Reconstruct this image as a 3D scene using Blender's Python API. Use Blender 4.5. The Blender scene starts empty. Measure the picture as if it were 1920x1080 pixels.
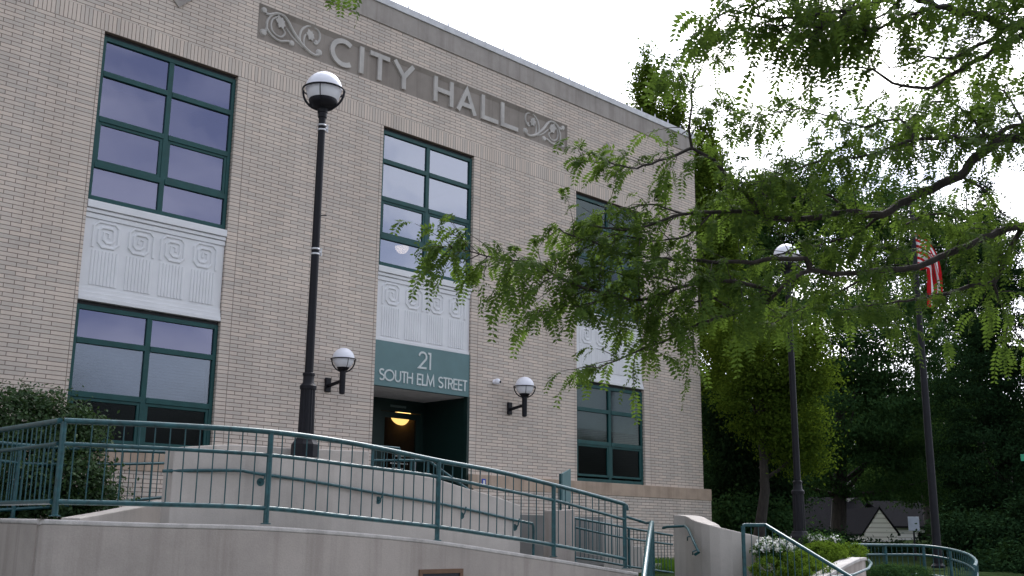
import bpy, bmesh, math, random
import numpy as np
from mathutils import Vector, Matrix
random.seed(7); rng = np.random.default_rng(11)
PI = math.pi; RAD = math.radians
scene = bpy.context.scene
COL = scene.collection

# ------------------------------------------------------------------ camera
FPX = 2028.667; YAW, PITCH, ROLL = RAD(44.736), RAD(12.9825), RAD(0.5813)
CAM = Vector((0, -16.4, 1.6))
FWD = Vector((math.sin(YAW)*math.cos(PITCH), math.cos(YAW)*math.cos(PITCH), math.sin(PITCH)))
_rt = Vector((math.cos(YAW), -math.sin(YAW), 0)); _up = _rt.cross(FWD)
RGT = _rt*math.cos(ROLL) + _up*math.sin(ROLL); UPV = -_rt*math.sin(ROLL) + _up*math.cos(ROLL)
cd = bpy.data.cameras.new('camera'); cam = bpy.data.objects.new('camera', cd); COL.objects.link(cam)
cd.sensor_width = 36; cd.lens = FPX/1920*36; cd.clip_end = 2000; cd.clip_start = .05
M = Matrix((RGT, UPV, -FWD)).transposed().to_4x4(); M.translation = CAM; cam.matrix_world = M
scene.camera = cam
scene.render.resolution_x, scene.render.resolution_y = 1024, 576
scene.view_settings.view_transform = 'Standard'; scene.view_settings.look = 'None'

def W(u, v, d):                     # where a thing measured in the photograph stands, d metres out
    return CAM + (FWD + RGT*((u-960)/FPX) + UPV*((540-v)/FPX))*d
def proj(P):
    q = Vector(P)-CAM; z = q.dot(FWD); return 960+FPX*q.dot(RGT)/z, 540-FPX*q.dot(UPV)/z
def z_at(x, y, v):                  # height above (x, y) that is seen at row v
    lo, hi = -5., 30.
    for _ in range(50):
        m = (lo+hi)/2
        if proj((x, y, m))[1] > v: lo = m
        else: hi = m
    return lo
def on_facade(u, v, y=0.):
    d = FWD + RGT*((u-960)/FPX) + UPV*((540-v)/FPX); t = (y-CAM.y)/d.y
    p = CAM + d*t; return p.x, p.z

# ------------------------------------------------------------------ materials
def newmat(name):
    m = bpy.data.materials.new(name); m.use_nodes = True
    nt = m.node_tree; b = nt.nodes['Principled BSDF']; return m, nt, b
def N(nt, t, **kw):
    n = nt.nodes.new(t)
    for k, v in kw.items():
        if k in n.inputs: n.inputs[k].default_value = v
        else: setattr(n, k, v)
    return n
def L(nt, a, b): nt.links.new(a, b)
def ramp(nt, fac, stops):
    r = N(nt, 'ShaderNodeValToRGB'); e = r.color_ramp.elements
    while len(e) < len(stops): e.new(.5)
    for k, (p, c) in enumerate(stops): e[k].position = p; e[k].color = (*c, 1)
    L(nt, fac, r.inputs[0]); return r.outputs[0]
def noise(nt, scale, detail=4, rough=.55, vec=None, stretch=None):
    tc = N(nt, 'ShaderNodeTexCoord'); mp = N(nt, 'ShaderNodeMapping')
    if stretch: mp.inputs['Scale'].default_value = stretch
    L(nt, vec or tc.outputs['Object'], mp.inputs[0])
    n = N(nt, 'ShaderNodeTexNoise'); n.inputs['Scale'].default_value = scale
    n.inputs['Detail'].default_value = detail; n.inputs['Roughness'].default_value = rough
    L(nt, mp.outputs[0], n.inputs['Vector']); return n.outputs['Fac']
def mixc(nt, fac, a, b, mode='MIX'):
    m = N(nt, 'ShaderNodeMix', data_type='RGBA', blend_type=mode)
    for s, x in ((0, fac), (6, a), (7, b)):
        if hasattr(x, 'is_linked'): L(nt, x, m.inputs[s])
        else: m.inputs[s].default_value = x if s == 0 else (*x, 1)
    return m.outputs[2]
def bump(nt, b, h, strength=.3, dist=.01):
    n = N(nt, 'ShaderNodeBump'); n.inputs['Strength'].default_value = strength; n.inputs['Distance'].default_value = dist
    L(nt, h, n.inputs['Height']); L(nt, n.outputs[0], b.inputs['Normal'])

def paint(name, col, rough=.45, metal=0., var=.12, scale=6., bmp=0., spec=.5):
    m, nt, b = newmat(name); b.inputs['Specular IOR Level'].default_value = spec if rough < .74 else 0.
    n = noise(nt, scale, 5)
    c = ramp(nt, n, [(.3, tuple(x*(1-var) for x in col)), (.7, tuple(min(1, x*(1+var)) for x in col))])
    L(nt, c, b.inputs['Base Color']); b.inputs['Roughness'].default_value = rough; b.inputs['Metallic'].default_value = metal
    if bmp: bump(nt, b, noise(nt, scale*9, 3), bmp, .004)
    return m

BL, BH = .305, .06746                 # brick length and course height
Z0 = 2.843                            # top of the stone ledge: courses are set out from it
def brick(name, mode, x0=0.):
    m, nt, b = newmat(name)
    tc = N(nt, 'ShaderNodeTexCoord'); sp = N(nt, 'ShaderNodeSeparateXYZ'); L(nt, tc.outputs['Object'], sp.inputs[0])
    ad = N(nt, 'ShaderNodeMath', operation='ADD'); L(nt, sp.outputs[0], ad.inputs[0]); L(nt, sp.outputs[1], ad.inputs[1])
    a2 = N(nt, 'ShaderNodeMath', operation='SUBTRACT'); L(nt, ad.outputs[0], a2.inputs[0]); a2.inputs[1].default_value = x0
    a3 = N(nt, 'ShaderNodeMath', operation='SUBTRACT'); L(nt, sp.outputs[2], a3.inputs[0]); a3.inputs[1].default_value = Z0 if mode != 'soldier' else 9.657
    cb = N(nt, 'ShaderNodeCombineXYZ')
    if mode == 'soldier': L(nt, a3.outputs[0], cb.inputs[0]); L(nt, a2.outputs[0], cb.inputs[1])
    else: L(nt, a2.outputs[0], cb.inputs[0]); L(nt, a3.outputs[0], cb.inputs[1])
    t = N(nt, 'ShaderNodeTexBrick'); t.offset = 0. if mode != 'run' else .5; t.offset_frequency = 2; t.squash = 1
    t.inputs['Scale'].default_value = 1; t.inputs['Brick Width'].default_value = BL; t.inputs['Row Height'].default_value = BH
    t.inputs['Mortar Size'].default_value = .0062; t.inputs['Mortar Smooth'].default_value = .25; t.inputs['Bias'].default_value = 0
    t.inputs['Color1'].default_value = (.78, .665, .575, 1); t.inputs['Color2'].default_value = (.64, .572, .51, 1)
    t.inputs['Mortar'].default_value = (.255, .20, .168, 1)
    L(nt, cb.outputs[0], t.inputs['Vector'])
    big = noise(nt, .55, 5, .6); fine = noise(nt, 26, 4, .6)
    c = mixc(nt, .55, t.outputs['Color'], ramp(nt, big, [(.32, (.80, .80, .82)), (.68, (1., 1., 1.))]), 'MULTIPLY')
    c = mixc(nt, .45, c, ramp(nt, fine, [(.3, (.86, .84, .82)), (.7, (1., 1., 1.))]), 'MULTIPLY')
    stain = noise(nt, 1., 4, .6, stretch=(2.2, 2.2, .25))
    c = mixc(nt, .35, c, ramp(nt, stain, [(.3, (.72, .70, .68)), (.6, (1, 1, 1))]), 'MULTIPLY')
    L(nt, c, b.inputs['Base Color']); b.inputs['Roughness'].default_value = .9; b.inputs['Specular IOR Level'].default_value = .15
    inv = N(nt, 'ShaderNodeMath', operation='SUBTRACT'); inv.inputs[0].default_value = 1.; L(nt, t.outputs['Fac'], inv.inputs[1])
    h = N(nt, 'ShaderNodeMath', operation='MULTIPLY_ADD'); L(nt, fine, h.inputs[0]); h.inputs[1].default_value = .25; L(nt, inv.outputs[0], h.inputs[2])
    bump(nt, b, h.outputs[0], .7, .008); return m

def concrete(name, col, streak=.35, scale=1.2, speck=.2):
    m, nt, b = newmat(name)
    a = noise(nt, scale, 8, .62); s = noise(nt, 1.4, 5, .6, stretch=(3.4, 3.4, .16)); f = noise(nt, 60, 4, .6)
    base = ramp(nt, a, [(.25, tuple(x*.74 for x in col)), (.55, col), (.8, tuple(min(1, x*1.15) for x in col))])
    c = mixc(nt, streak, base, ramp(nt, s, [(.36, (.46, .43, .41)), (.52, (1, 1, 1))]), 'MULTIPLY')
    c = mixc(nt, speck, c, ramp(nt, f, [(.3, (.6, .6, .6)), (.65, (1, 1, 1))]), 'MULTIPLY')
    L(nt, c, b.inputs['Base Color']); b.inputs['Roughness'].default_value = .92; b.inputs['Specular IOR Level'].default_value = .15
    bump(nt, b, f, .35, .006); return m

def glass(name, tint, gloss, fac, bend=.012, rough=.03):
    m, nt, b = newmat(name); nt.nodes.remove(b)
    out = nt.nodes['Material Output']
    t = N(nt, 'ShaderNodeBsdfTransparent'); t.inputs[0].default_value = (*tint, 1)
    g = N(nt, 'ShaderNodeBsdfGlossy'); g.inputs['Roughness'].default_value = rough; g.inputs[0].default_value = (*gloss, 1)
    n = noise(nt, 1.1, 2); bp = N(nt, 'ShaderNodeBump'); bp.inputs['Strength'].default_value = .25; bp.inputs['Distance'].default_value = bend
    L(nt, n, bp.inputs['Height']); L(nt, bp.outputs[0], g.inputs['Normal'])
    mx = N(nt, 'ShaderNodeMixShader'); mx.inputs[0].default_value = fac
    L(nt, t.outputs[0], mx.inputs[1]); L(nt, g.outputs[0], mx.inputs[2]); L(nt, mx.outputs[0], out.inputs[0]); return m

def leafmat(name, c0, c1, trans=.35, tcol=(.16, .28, .04), rough=.5, c2=None, spec=0.):
    m, nt, b = newmat(name)
    oi = N(nt, 'ShaderNodeNewGeometry')
    stops = [(.15, c0), (.75, c1)] + ([(.97, c2)] if c2 else [])
    big = noise(nt, .8, 3)
    ad = N(nt, 'ShaderNodeMath', operation='MULTIPLY_ADD'); L(nt, oi.outputs['Random Per Island'], ad.inputs[0]); ad.inputs[1].default_value = .6
    sc = N(nt, 'ShaderNodeMath', operation='MULTIPLY'); L(nt, big, sc.inputs[0]); sc.inputs[1].default_value = .42; L(nt, sc.outputs[0], ad.inputs[2])
    c = ramp(nt, ad.outputs[0], stops)
    L(nt, c, b.inputs['Base Color']); b.inputs['Roughness'].default_value = rough; b.inputs['Specular IOR Level'].default_value = spec
    tr = N(nt, 'ShaderNodeBsdfTranslucent'); tr.inputs[0].default_value = (*tcol, 1)
    mx = N(nt, 'ShaderNodeMixShader'); mx.inputs[0].default_value = trans
    L(nt, b.outputs[0], mx.inputs[1]); L(nt, tr.outputs[0], mx.inputs[2]); L(nt, mx.outputs[0], nt.nodes['Material Output'].inputs[0]); return m

def bark(name, col):
    m, nt, b = newmat(name); n = noise(nt, 14, 6, .65, stretch=(1, 1, .3))
    L(nt, ramp(nt, n, [(.3, tuple(x*.45 for x in col)), (.7, tuple(x*1.4 for x in col))]), b.inputs['Base Color'])
    b.inputs['Roughness'].default_value = .95; bump(nt, b, n, .8, .02); return m

def glow(name, col, s):
    m, nt, b = newmat(name); b.inputs['Base Color'].default_value = (*col, 1)
    b.inputs['Emission Color'].default_value = (*col, 1); b.inputs['Emission Strength'].default_value = s; return m

MB_RUN, MB_SOL, MB_STK = brick('buff_brick', 'run'), brick('soldier_brick', 'soldier'), brick('stack_brick', 'stack')
M_STONE = concrete('grey_limestone', (.415, .375, .345), .3, 1.5, .15)
M_TAUPE = concrete('taupe_stone', (.335, .295, .262), .35, 1.2, .12)
M_STONE2 = concrete('light_limestone', (.56, .53, .50), .2, 2.5, .12)
M_LEDGE = concrete('tan_sandstone', (.50, .385, .30), .35, 2., .15)
M_COPE = paint('pale_coping', (.60, .60, .62), .5)
M_WALL = concrete('weathered_concrete', (.455, .405, .372), .30, .9, .25)
M_WALL2 = concrete('pale_concrete', (.50, .462, .428), .16, .9, .2)
M_CAP = concrete('pale_cap_concrete', (.58, .55, .53), .3, 6., .35)  # paler mottled concrete for the wall caps
M_PANEL = paint('white_painted_panel', (.735, .735, .755), .55, 0, .05, 2., .1)
M_FRAME = paint('teal_window_frame', (.012, .068, .068), .45, 0, .15, spec=.3)
M_GREEN = paint('green_sign_metal', (.10, .19, .20), .5, 0, .08, 2.)
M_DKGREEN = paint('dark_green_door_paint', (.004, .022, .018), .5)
M_RAIL = paint('teal_railing_paint', (.016, .074, .086), .35, 0, .4, 14.)
M_BLACK = paint('black_lamp_paint', (.006, .006, .010), .5, spec=.25)
M_SILVER = paint('silver_bracket', (.55, .55, .57), .4, .6)
M_LETTER = paint('silver_lettering', (.52, .56, .56), .4, .2)
M_GLOBE = paint('white_globe_acrylic', (.86, .86, .93), .3, 0, .02)
M_BOWL = paint('grey_white_bowl_acrylic', (.80, .80, .85), .35, 0, .05)
M_DARK = paint('dark_interior', (.05, .05, .055), .8)
M_ROOM = paint('grey_interior', (.07, .07, .075), .8)
M_BLIND = paint('pale_blind', (.66, .70, .70), .6, 0, .06)
M_SOFFIT = paint('white_soffit', (.82, .78, .76), .7)
M_GL_UP = glass('violet_sky_glass', (.30, .30, .40), (.46, .47, .66), .31, rough=.04)  # violet of the mirrored sky is put into the glass tint
M_GL_MID = glass('pale_reflective_glass', (.35, .36, .42), (.60, .63, .74), .42)  # paler sky mirrored in the middle bay, put into the gloss colour
M_GL_LOW = glass('clear_green_glass', (.58, .62, .66), (.44, .49, .60), .27, rough=.12)
M_GL_RIGHT = glass('low_gloss_green_glass', (.45, .50, .50), (.36, .42, .44), .13, rough=.06)  # low gloss and green tint stand in for trees mirrored upper right
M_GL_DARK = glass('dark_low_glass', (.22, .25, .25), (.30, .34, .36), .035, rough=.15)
M_WHITE = paint('white_print', (.75, .75, .72), .6)
M_BLUE = paint('blue_sign', (.03, .07, .42), .5)
M_WARM = glow('warm_lamp_glass', (1., .62, .20), 1.35)
M_WARM2 = glow('pale_lamp_glass', (1., .78, .45), 3.2)
M_GRASS = leafmat('grass', (.05, .12, .015), (.10, .20, .03), .3)
M_GROUND = paint('lawn_soil', (.022, .034, .014), .95, 0, .35, 1.5)  # ground colour darkened to stand in for shade on the lawn
M_PAVE = concrete('paving', (.26, .25, .24), .1, .8, .3)
M_BARK = bark('dark_locust_bark', (.045, .036, .032)); M_BARK2 = bark('trunk_bark', (.035, .030, .026))

# ------------------------------------------------------------------ mesh builder
class MB:
    def __init__(s): s.v = []; s.f = []; s.m = []
    def add(s, vs, fs, mi=0):
        o = len(s.v); s.v += [tuple(p) for p in vs]; s.f += [tuple(i+o for i in f) for f in fs]; s.m += [mi]*len(fs); return s
    def quad(s, a, b, c, d, mi=0): return s.add([a, b, c, d], [(0, 1, 2, 3)], mi)
    def box(s, x0, x1, y0, y1, z0, z1, mi=0):
        return s.add([(x0,y0,z0),(x1,y0,z0),(x1,y1,z0),(x0,y1,z0),(x0,y0,z1),(x1,y0,z1),(x1,y1,z1),(x0,y1,z1)],
                     [(0,3,2,1),(4,5,6,7),(0,1,5,4),(1,2,6,5),(2,3,7,6),(3,0,4,7)], mi)
    def tube(s, pts, r, n=8, mi=0, cap=True, flat=None):
        pts = [Vector(p) for p in pts]; rs = r if isinstance(r, (list, tuple)) else [r]*len(pts)
        ring = []; prev = None
        for i, p in enumerate(pts):
            a = pts[max(i-1, 0)]; b = pts[min(i+1, len(pts)-1)]; t = (b-a)
            t = t.normalized() if t.length > 1e-9 else Vector((0, 0, 1))
            if prev is None:
                h = Vector((0, 0, 1)) if abs(t.z) < .9 else Vector((1, 0, 0))
            else: h = prev
            u = (h - t*h.dot(t)).normalized(); w = t.cross(u); prev = u
            ring.append([p + (u*math.cos(2*PI*k/n) + w*math.sin(2*PI*k/n))*rs[i] for k in range(n)])
        vs = [q for R in ring for q in R]
        if flat is not None:                     # squash relief towards plane y = flat[0] by flat[1]
            vs = [Vector((q.x, flat[0]+(q.y-flat[0])*flat[1], q.z)) for q in vs]
        fs = [(i*n+k, i*n+(k+1) % n, (i+1)*n+(k+1) % n, (i+1)*n+k) for i in range(len(pts)-1) for k in range(n)]
        if cap: fs += [tuple(range(n-1, -1, -1)), tuple((len(pts)-1)*n+k for k in range(n))]
        return s.add(vs, fs, mi)
    def lathe(s, prof, o=(0, 0, 0), n=24, mi=0, flute=0, fl=0.):
        o = Vector(o); vs = []
        for r, z in prof:
            for k in range(n):
                a = 2*PI*k/n; rr = r*(1 - (fl if (flute and k % 2) else 0))
                vs.append(o + Vector((rr*math.cos(a), rr*math.sin(a), z)))
        P = len(prof)
        fs = [(i*n+k, i*n+(k+1) % n, (i+1)*n+(k+1) % n, (i+1)*n+k) for i in range(P-1) for k in range(n)]
        fs += [tuple(range(n-1, -1, -1)), tuple((P-1)*n+k for k in range(n))]
        return s.add(vs, fs, mi)
    def prism(s, poly, y0, y1, mi=0):            # polygon in (x, z), front face at y0
        n = len(poly); vs = [(x, y0, z) for x, z in poly] + [(x, y1, z) for x, z in poly]
        fs = [tuple(range(n)), tuple(range(2*n-1, n-1, -1))] + [(i, i+n, (i+1) % n+n, (i+1) % n) for i in range(n)]
        return s.add(vs, fs, mi)
    def ribbon(s, pts, w, y0, y1, mi=0):         # stroke with mitred corners in the (x, z) plane
        n = len(pts); Lf, Rt = [], []
        for i in range(n):
            a = Vector(pts[max(i-1, 0)]); p = Vector(pts[i]); b = Vector(pts[min(i+1, n-1)])
            t1 = (p-a).normalized() if i else (b-p).normalized(); t2 = (b-p).normalized() if i < n-1 else t1
            t = (t1+t2).normalized(); nn = Vector((-t.y, t.x)); k = w/2/max(.35, nn.dot(Vector((-t1.y, t1.x))))
            Lf.append(p+nn*k); Rt.append(p-nn*k)
        for i in range(n-1):
            q = [Lf[i], Lf[i+1], Rt[i+1], Rt[i]]
            vs = [(a.x, y0, a.y) for a in q] + [(a.x, y1, a.y) for a in q]
            fs = [(0, 3, 2, 1), (0, 1, 5, 4), (2, 3, 7, 6)]
            if i == 0: fs.append((0, 4, 7, 3))
            if i == n-2: fs.append((1, 2, 6, 5))
            s.add(vs, fs, mi)
        return s
    def build(s, name, mats, parent=None, smooth=False, bevel=0., loc=None, weld=False):
        me = bpy.data.meshes.new(name); off = Vector(loc) if loc is not None else Vector((0, 0, 0))
        me.from_pydata([tuple(Vector(p)-off) for p in s.v], [], s.f)
        for m in (mats if isinstance(mats, (list, tuple)) else [mats]): me.materials.append(m)
        me.polygons.foreach_set('material_index', s.m)
        bm = bmesh.new(); bm.from_mesh(me)
        if weld: bmesh.ops.remove_doubles(bm, verts=bm.verts, dist=1e-5)
        bmesh.ops.recalc_face_normals(bm, faces=bm.faces); bm.to_mesh(me); bm.free()
        if smooth:
            me.polygons.foreach_set('use_smooth', [True]*len(me.polygons))
        o = bpy.data.objects.new(name, me); COL.objects.link(o); o.location = off
        if smooth:
            mod = o.modifiers.new('edges', 'EDGE_SPLIT'); mod.split_angle = RAD(40)
        if bevel:
            mod = o.modifiers.new('bevel', 'BEVEL'); mod.width = bevel; mod.segments = 2; mod.limit_method = 'ANGLE'
        if parent: attach(o, parent)
        return o
def attach(o, parent):
    bpy_loc = Vector(o.location); o.parent = parent; o.location = bpy_loc - world_loc(parent)
def world_loc(o):
    p = Vector(o.location)
    while o.parent: o = o.parent; p += Vector(o.location)
    return p
def tag(o, label, cat, group=None, kind=None):
    if label: o['label'] = label
    if cat: o['category'] = cat
    if group: o['group'] = group
    if kind: o['kind'] = kind
    return o
def thing(name, label, cat, loc=(0, 0, 0), group=None):
    o = bpy.data.objects.new(name, None); COL.objects.link(o); o.location = loc; o.empty_display_size = .2
    return tag(o, label, cat, group)
def structure(o): o['kind'] = 'structure'; return o
def put_copy(src, parent, loc, scale=None):
    c = src.copy(); COL.objects.link(c); c.parent = parent; c.location = Vector(loc)-world_loc(parent)
    if scale: c.scale = scale
    return c
def numesh(name, v, f, mats, parent=None, mi=None, smooth=False):
    me = bpy.data.meshes.new(name); k = f.shape[1]
    me.vertices.add(len(v)); me.vertices.foreach_set('co', v.astype(np.float32).ravel())
    me.loops.add(f.size); me.loops.foreach_set('vertex_index', f.astype(np.int32).ravel())
    me.polygons.add(len(f)); me.polygons.foreach_set('loop_start', np.arange(len(f), dtype=np.int32)*k)
    me.polygons.foreach_set('loop_total', np.full(len(f), k, dtype=np.int32))
    for m in mats: me.materials.append(m)
    if mi is not None: me.polygons.foreach_set('material_index', mi.astype(np.int32))
    me.update(calc_edges=True); me.validate()
    o = bpy.data.objects.new(name, me); COL.objects.link(o)
    if parent: attach(o, parent)
    return o
def spline(ctrl, step):             # Catmull-Rom through control rows (x, y, ...attributes)
    C = [np.array(c, float) for c in ctrl]; out = []
    for i in range(len(C)-1):
        p0 = C[max(i-1, 0)]; p1 = C[i]; p2 = C[i+1]; p3 = C[min(i+2, len(C)-1)]
        n = max(2, int(np.linalg.norm(p2[:2]-p1[:2])/step)+1)
        for k in range(n):
            t = k/n
            out.append(.5*((2*p1)+(-p0+p2)*t+(2*p0-5*p1+4*p2-p3)*t*t+(-p0+3*p1-3*p2+p3)*t**3))
    out.append(C[-1]); return out

# ------------------------------------------------------------------ the city hall
L0, L1, C0, C1, R0, R1, XE = 6.763, 9.256, 12.574, 15.060, 18.363, 20.828, 23.19
LL, WT, PB, PT, ST, SB = Z0, 9.657, 5.147, 6.776, 5.292, 4.413
T0, T1, TB, TT = 9.574, 18.056, 10.512, 11.224
BB, BT = 11.83, 12.257
JW = .29; XW = -7.0; SOL = .302; ZLAND = 2.0
hall = thing('city_hall', 'two storey buff brick city hall with teal windows and white carved panels', 'building', (C0, 0, ZLAND))
w = MB(); NX = 4
xs = [XW, L0-JW, L0, L1, L1+JW, C0-JW, C0, C1, C1+JW, R0-JW, R0, R1, R1+JW, XE]
zs = [ZLAND-.8, LL, WT, WT+SOL, TB, TT, BB]
REC = .13
for i in range(len(xs)-1):
    xm = (xs[i]+xs[i+1])/2
    bay = (L0 < xm < L1) or (C0 < xm < C1) or (R0 < xm < R1)
    jamb = any(abs(xm-q) < .16 for q in (L0-JW/2, L1+JW/2, C0-JW/2, C1+JW/2, R0-JW/2, R1+JW/2))
    for j in range(len(zs)-1):
        z0, z1 = zs[j], zs[j+1]
        if j == 0 : continue
        if j == 1 and bay: continue
        if j == 4: continue
        mi = 2 if (jamb and j == 1) else (1 if j == 2 else 0)
        w.quad((xs[i], 0, z0), (xs[i+1], 0, z0), (xs[i+1], 0, z1), (xs[i], 0, z1), mi)
for a, b in ((XW, T0), (T1, XE)): w.quad((a, 0, TB), (b, 0, TB), (b, 0, TT), (a, 0, TT), 0)
for a, b in ((L0, L1), (C0, C1), (R0, R1)):       # brick reveals of the three window bays
    lo = LL if a != C0 else ZLAND
    w.quad((a, 0, lo), (a, REC, lo), (a, REC, WT), (a, 0, WT), 0); w.quad((b, 0, lo), (b, REC, lo), (b, REC, WT), (b, 0, WT), 0)
    w.quad((a, 0, WT), (b, 0, WT), (b, REC, WT), (a, REC, WT), 1)
w.quad((XE, 0, LL), (XE, 15, LL), (XE, 15, BB), (XE, 0, BB), 0)
w.quad((XW, 0, LL), (XW, 15, LL), (XW, 15, BB), (XW, 0, BB), 0); w.quad((XW, 15, ZLAND-1), (XE, 15, ZLAND-1), (XE, 15, BB), (XW, 15, BB), 0)
for a, b, c, d in (((T0, 0, TB), (T1, 0, TB), (T1, .07, TB), (T0, .07, TB)), ((T0, 0, TB), (T0, .07, TB), (T0, .07, TT), (T0, 0, TT)), ((T1, 0, TB), (T1, .07, TB), (T1, .07, TT), (T1, 0, TT))):
    w.quad(a, b, c, d, 0)
w.build('wall', [MB_RUN, MB_SOL, MB_STK], hall)
p = MB()                                            # brick plinth below the ledge, either side of the door
for a, b in ((XW, C0-.05), (C1+.05, XE+.17)):
    p.box(a, b, -.10, .4, ZLAND-1.2, LL-.285)
p.box(XE-.2, XE+.17, .41, 14.9, ZLAND-1.2, LL-.285)
p.build('plinth', MB_RUN, hall)
lg = MB()
for a, b in ((XW, C0), (C1, XE+.18)): lg.box(a, b, -.115, .1, LL-.283, LL)
lg.box(XE-.2, XE+.18, .103, 14.9, LL-.283, LL-.002)
lg.build('stone_ledge', M_LEDGE, hall, bevel=.008)
pb = MB(); pb.box(XW, XE+.02, -.02, .4, BB, BT); pb.box(XE-.3, XE+.02, .403, 15, BB, BT); pb.build('parapet_band', M_STONE, hall)
cp = MB(); cp.box(XW, XE+.05, -.05, .42, BT+.002, BT+.15); cp.box(XE-.32, XE+.05, .424, 15, BT+.002, BT+.15); cp.build('coping', M_COPE, hall, bevel=.006)
rf = MB(); rf.quad((XW, .4, BB+.1), (XE-.3, .4, BB+.1), (XE-.3, 15, BB+.1), (XW, 15, BB+.1)); rf.build('roof', M_STONE, hall)
stud0 = None
for k in range(26):
    x = 9.2+k*.56
    if stud0 is None:
        s = MB(); s.tube([(0, 0, 0), (0, 0, .13)], [.022, .010], 5); stud0 = s.build('roof_stud', M_SILVER, hall); stud0.location = Vector((x, .02, BT+.15))-world_loc(hall)
    else: put_copy(stud0, hall, (x, .02, BT+.15))
dm = MB()
for cx in (8.0, 19.52):
    cz = 10.87; r = .34
    if cx < 10: cz = 10.87
    dm = MB(); dm.prism([(cx-r, cz), (cx, cz-r), (cx+r, cz), (cx, cz+r)], -.03, -.002)
    dm.prism([(cx-r*.6, cz), (cx, cz-r*.6), (cx+r*.6, cz), (cx, cz+r*.6)], -.045, -.0305); dm.build('stone_diamond', M_STONE, hall)
# interior: dark rooms behind the glass
rm = MB()
rm.quad((XW+.5, 5, ZLAND), (XE-.5, 5, ZLAND), (XE-.5, 5, BB), (XW+.5, 5, BB), 0)
rm.quad((XW+.5, .5, 6.1), (XE-.5, .5, 6.1), (XE-.5, 5, 6.1), (XW+.5, 5, 6.1), 0)
rm.quad((XW+.5, .5, 10.0), (XE-.5, .5, 10.0), (XE-.5, 5, 10.0), (XW+.5, 5, 10.0), 0)
rm.quad((XW+.5, .5, 5.8), (C0-.5, .5, 5.8), (C0-.5, 5, 5.8), (XW+.5, 5, 5.8), 0); rm.quad((C1+.5, .5, 5.8), (XE-.5, .5, 5.8), (XE-.5, 5, 5.8), (C1+.5, 5, 5.8), 0)
rm.quad((XW+.5, .5, ZLAND+.01), (XE-.5, .5, ZLAND+.01), (XE-.5, 5, ZLAND+.01), (XW+.5, 5, ZLAND+.01), 0)
for x in (L1+1.2, R0-1.2): rm.quad((x, 1.9, ZLAND), (x, 5, ZLAND), (x, 5, BB-.5), (x, 1.9, BB-.5), 0)
rm.build('interior', M_ROOM, hall)

def window(x0, x1, z0, z1, rows, gl, thick=(), sill=False):
    """teal aluminium window: outer frame, mullion, transoms; panes and blinds as sub-parts"""
    fr = MB(); y0, y1 = .06, .125; t = .075; xm = (x0+x1)/2
    fr.box(x0+.012, x0+t, y0, y1, z0+.01, z1-.06); fr.box(x1-t, x1-.012, y0, y1, z0+.01, z1-.06)
    fr.box(x0+t, x1-t, y0, y1, z1-.06-t, z1-.06); fr.box(x0+t, x1-t, y0, y1, z0+.01, z0+.01+t)
    fr.box(x0+.012, x1-.012, y0+.02, y1+.02, z1-.058, z1-.004, 1)            # dark strip painted in for the shadow gap at the head
    zz = [z1-.06-t]; tot = (z1-.06-t)-(z0+.01+t)
    for r in rows[:-1]: zz.append(zz[-1]-tot*r)
    zz.append(z0+.01+t)
    fr.box(xm-.045, xm+.045, y0+.004, y1-.004, z0+.01+t, z1-.06-t)
    for z in zz[1:-1]:
        for a, b in ((x0+t, xm-.045), (xm+.045, x1-t)): fr.box(a, b, y0-.006, y1-.002, z-.045, z+.045)
    for k in thick:                                                        # operable sash frames
        for a, b in ((x0+t, xm-.045), (xm+.045, x1-t)):
            za, zb = zz[k+1]+.045, zz[k]-.045; q = .05
            fr.box(a, a+q, y0+.012, y1-.01, za, zb); fr.box(b-q, b, y0+.012, y1-.01, za, zb)
            fr.box(a+q, b-q, y0+.012, y1-.01, za, za+q); fr.box(a+q, b-q, y0+.012, y1-.01, zb-q, zb)
    f = fr.build('window', [M_FRAME, M_DARK], hall, bevel=.004)
    for k in range(len(rows)):
        g = gl[k]
        for a, b in ((x0+t, xm-.045), (xm+.045, x1-t)):
            pn = MB(); za, zb = zz[k+1]+(.045 if k < len(rows)-1 else 0), zz[k]-(.045 if k else 0)
            e = .05 if k in thick else 0
            pn.box(a+e+.002, b-e-.002, .098, .104, za+e+.002, zb-e-.002); pn.build('pane', g, f)
    return f, zz
UPR = (.215, .295, .295, .195); LOR = (.235, .40, .365)
wl, zzu = window(L0, L1, PT, WT, UPR, [M_GL_UP]*4, (2,)); wc, _ = window(C0, C1, PT, WT, UPR, [M_GL_MID]*4, (2,)); wr, _ = window(R0, R1, PT, WT, UPR, [M_GL_RIGHT]*4, (2,))
wll, zzl = window(L0, L1, LL, PB, LOR, [M_GL_UP, M_GL_LOW, M_GL_DARK], (2,)); wlr, _ = window(R0, R1, LL, PB, (.25, .36, .39), [M_GL_RIGHT, M_GL_RIGHT, M_GL_DARK], (2,))
for wx0, wx1, f in ((L0, L1, wll),):                                       # horizontal louvre blinds
    b = MB(); z = zzl[0]-.02
    while z > zzl[2]+.0:
        b.quad((wx0+.1, .20, z), (wx1-.1, .20, z), (wx1-.1, .24, z-.040), (wx0+.1, .24, z-.040)); z -= .05
    b.build('blind', M_BLIND, f)
b = MB(); b.box(R0+.1, R1-.1, .2, .205, 4.06, PB-.1); b.build('roller_shade', M_BLIND, wlr)
b = MB(); b.box(L0+.1, L1-.1, .2, .205, 8.78, 8.90); b.build('roller_shade', M_BLIND, wl)

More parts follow.
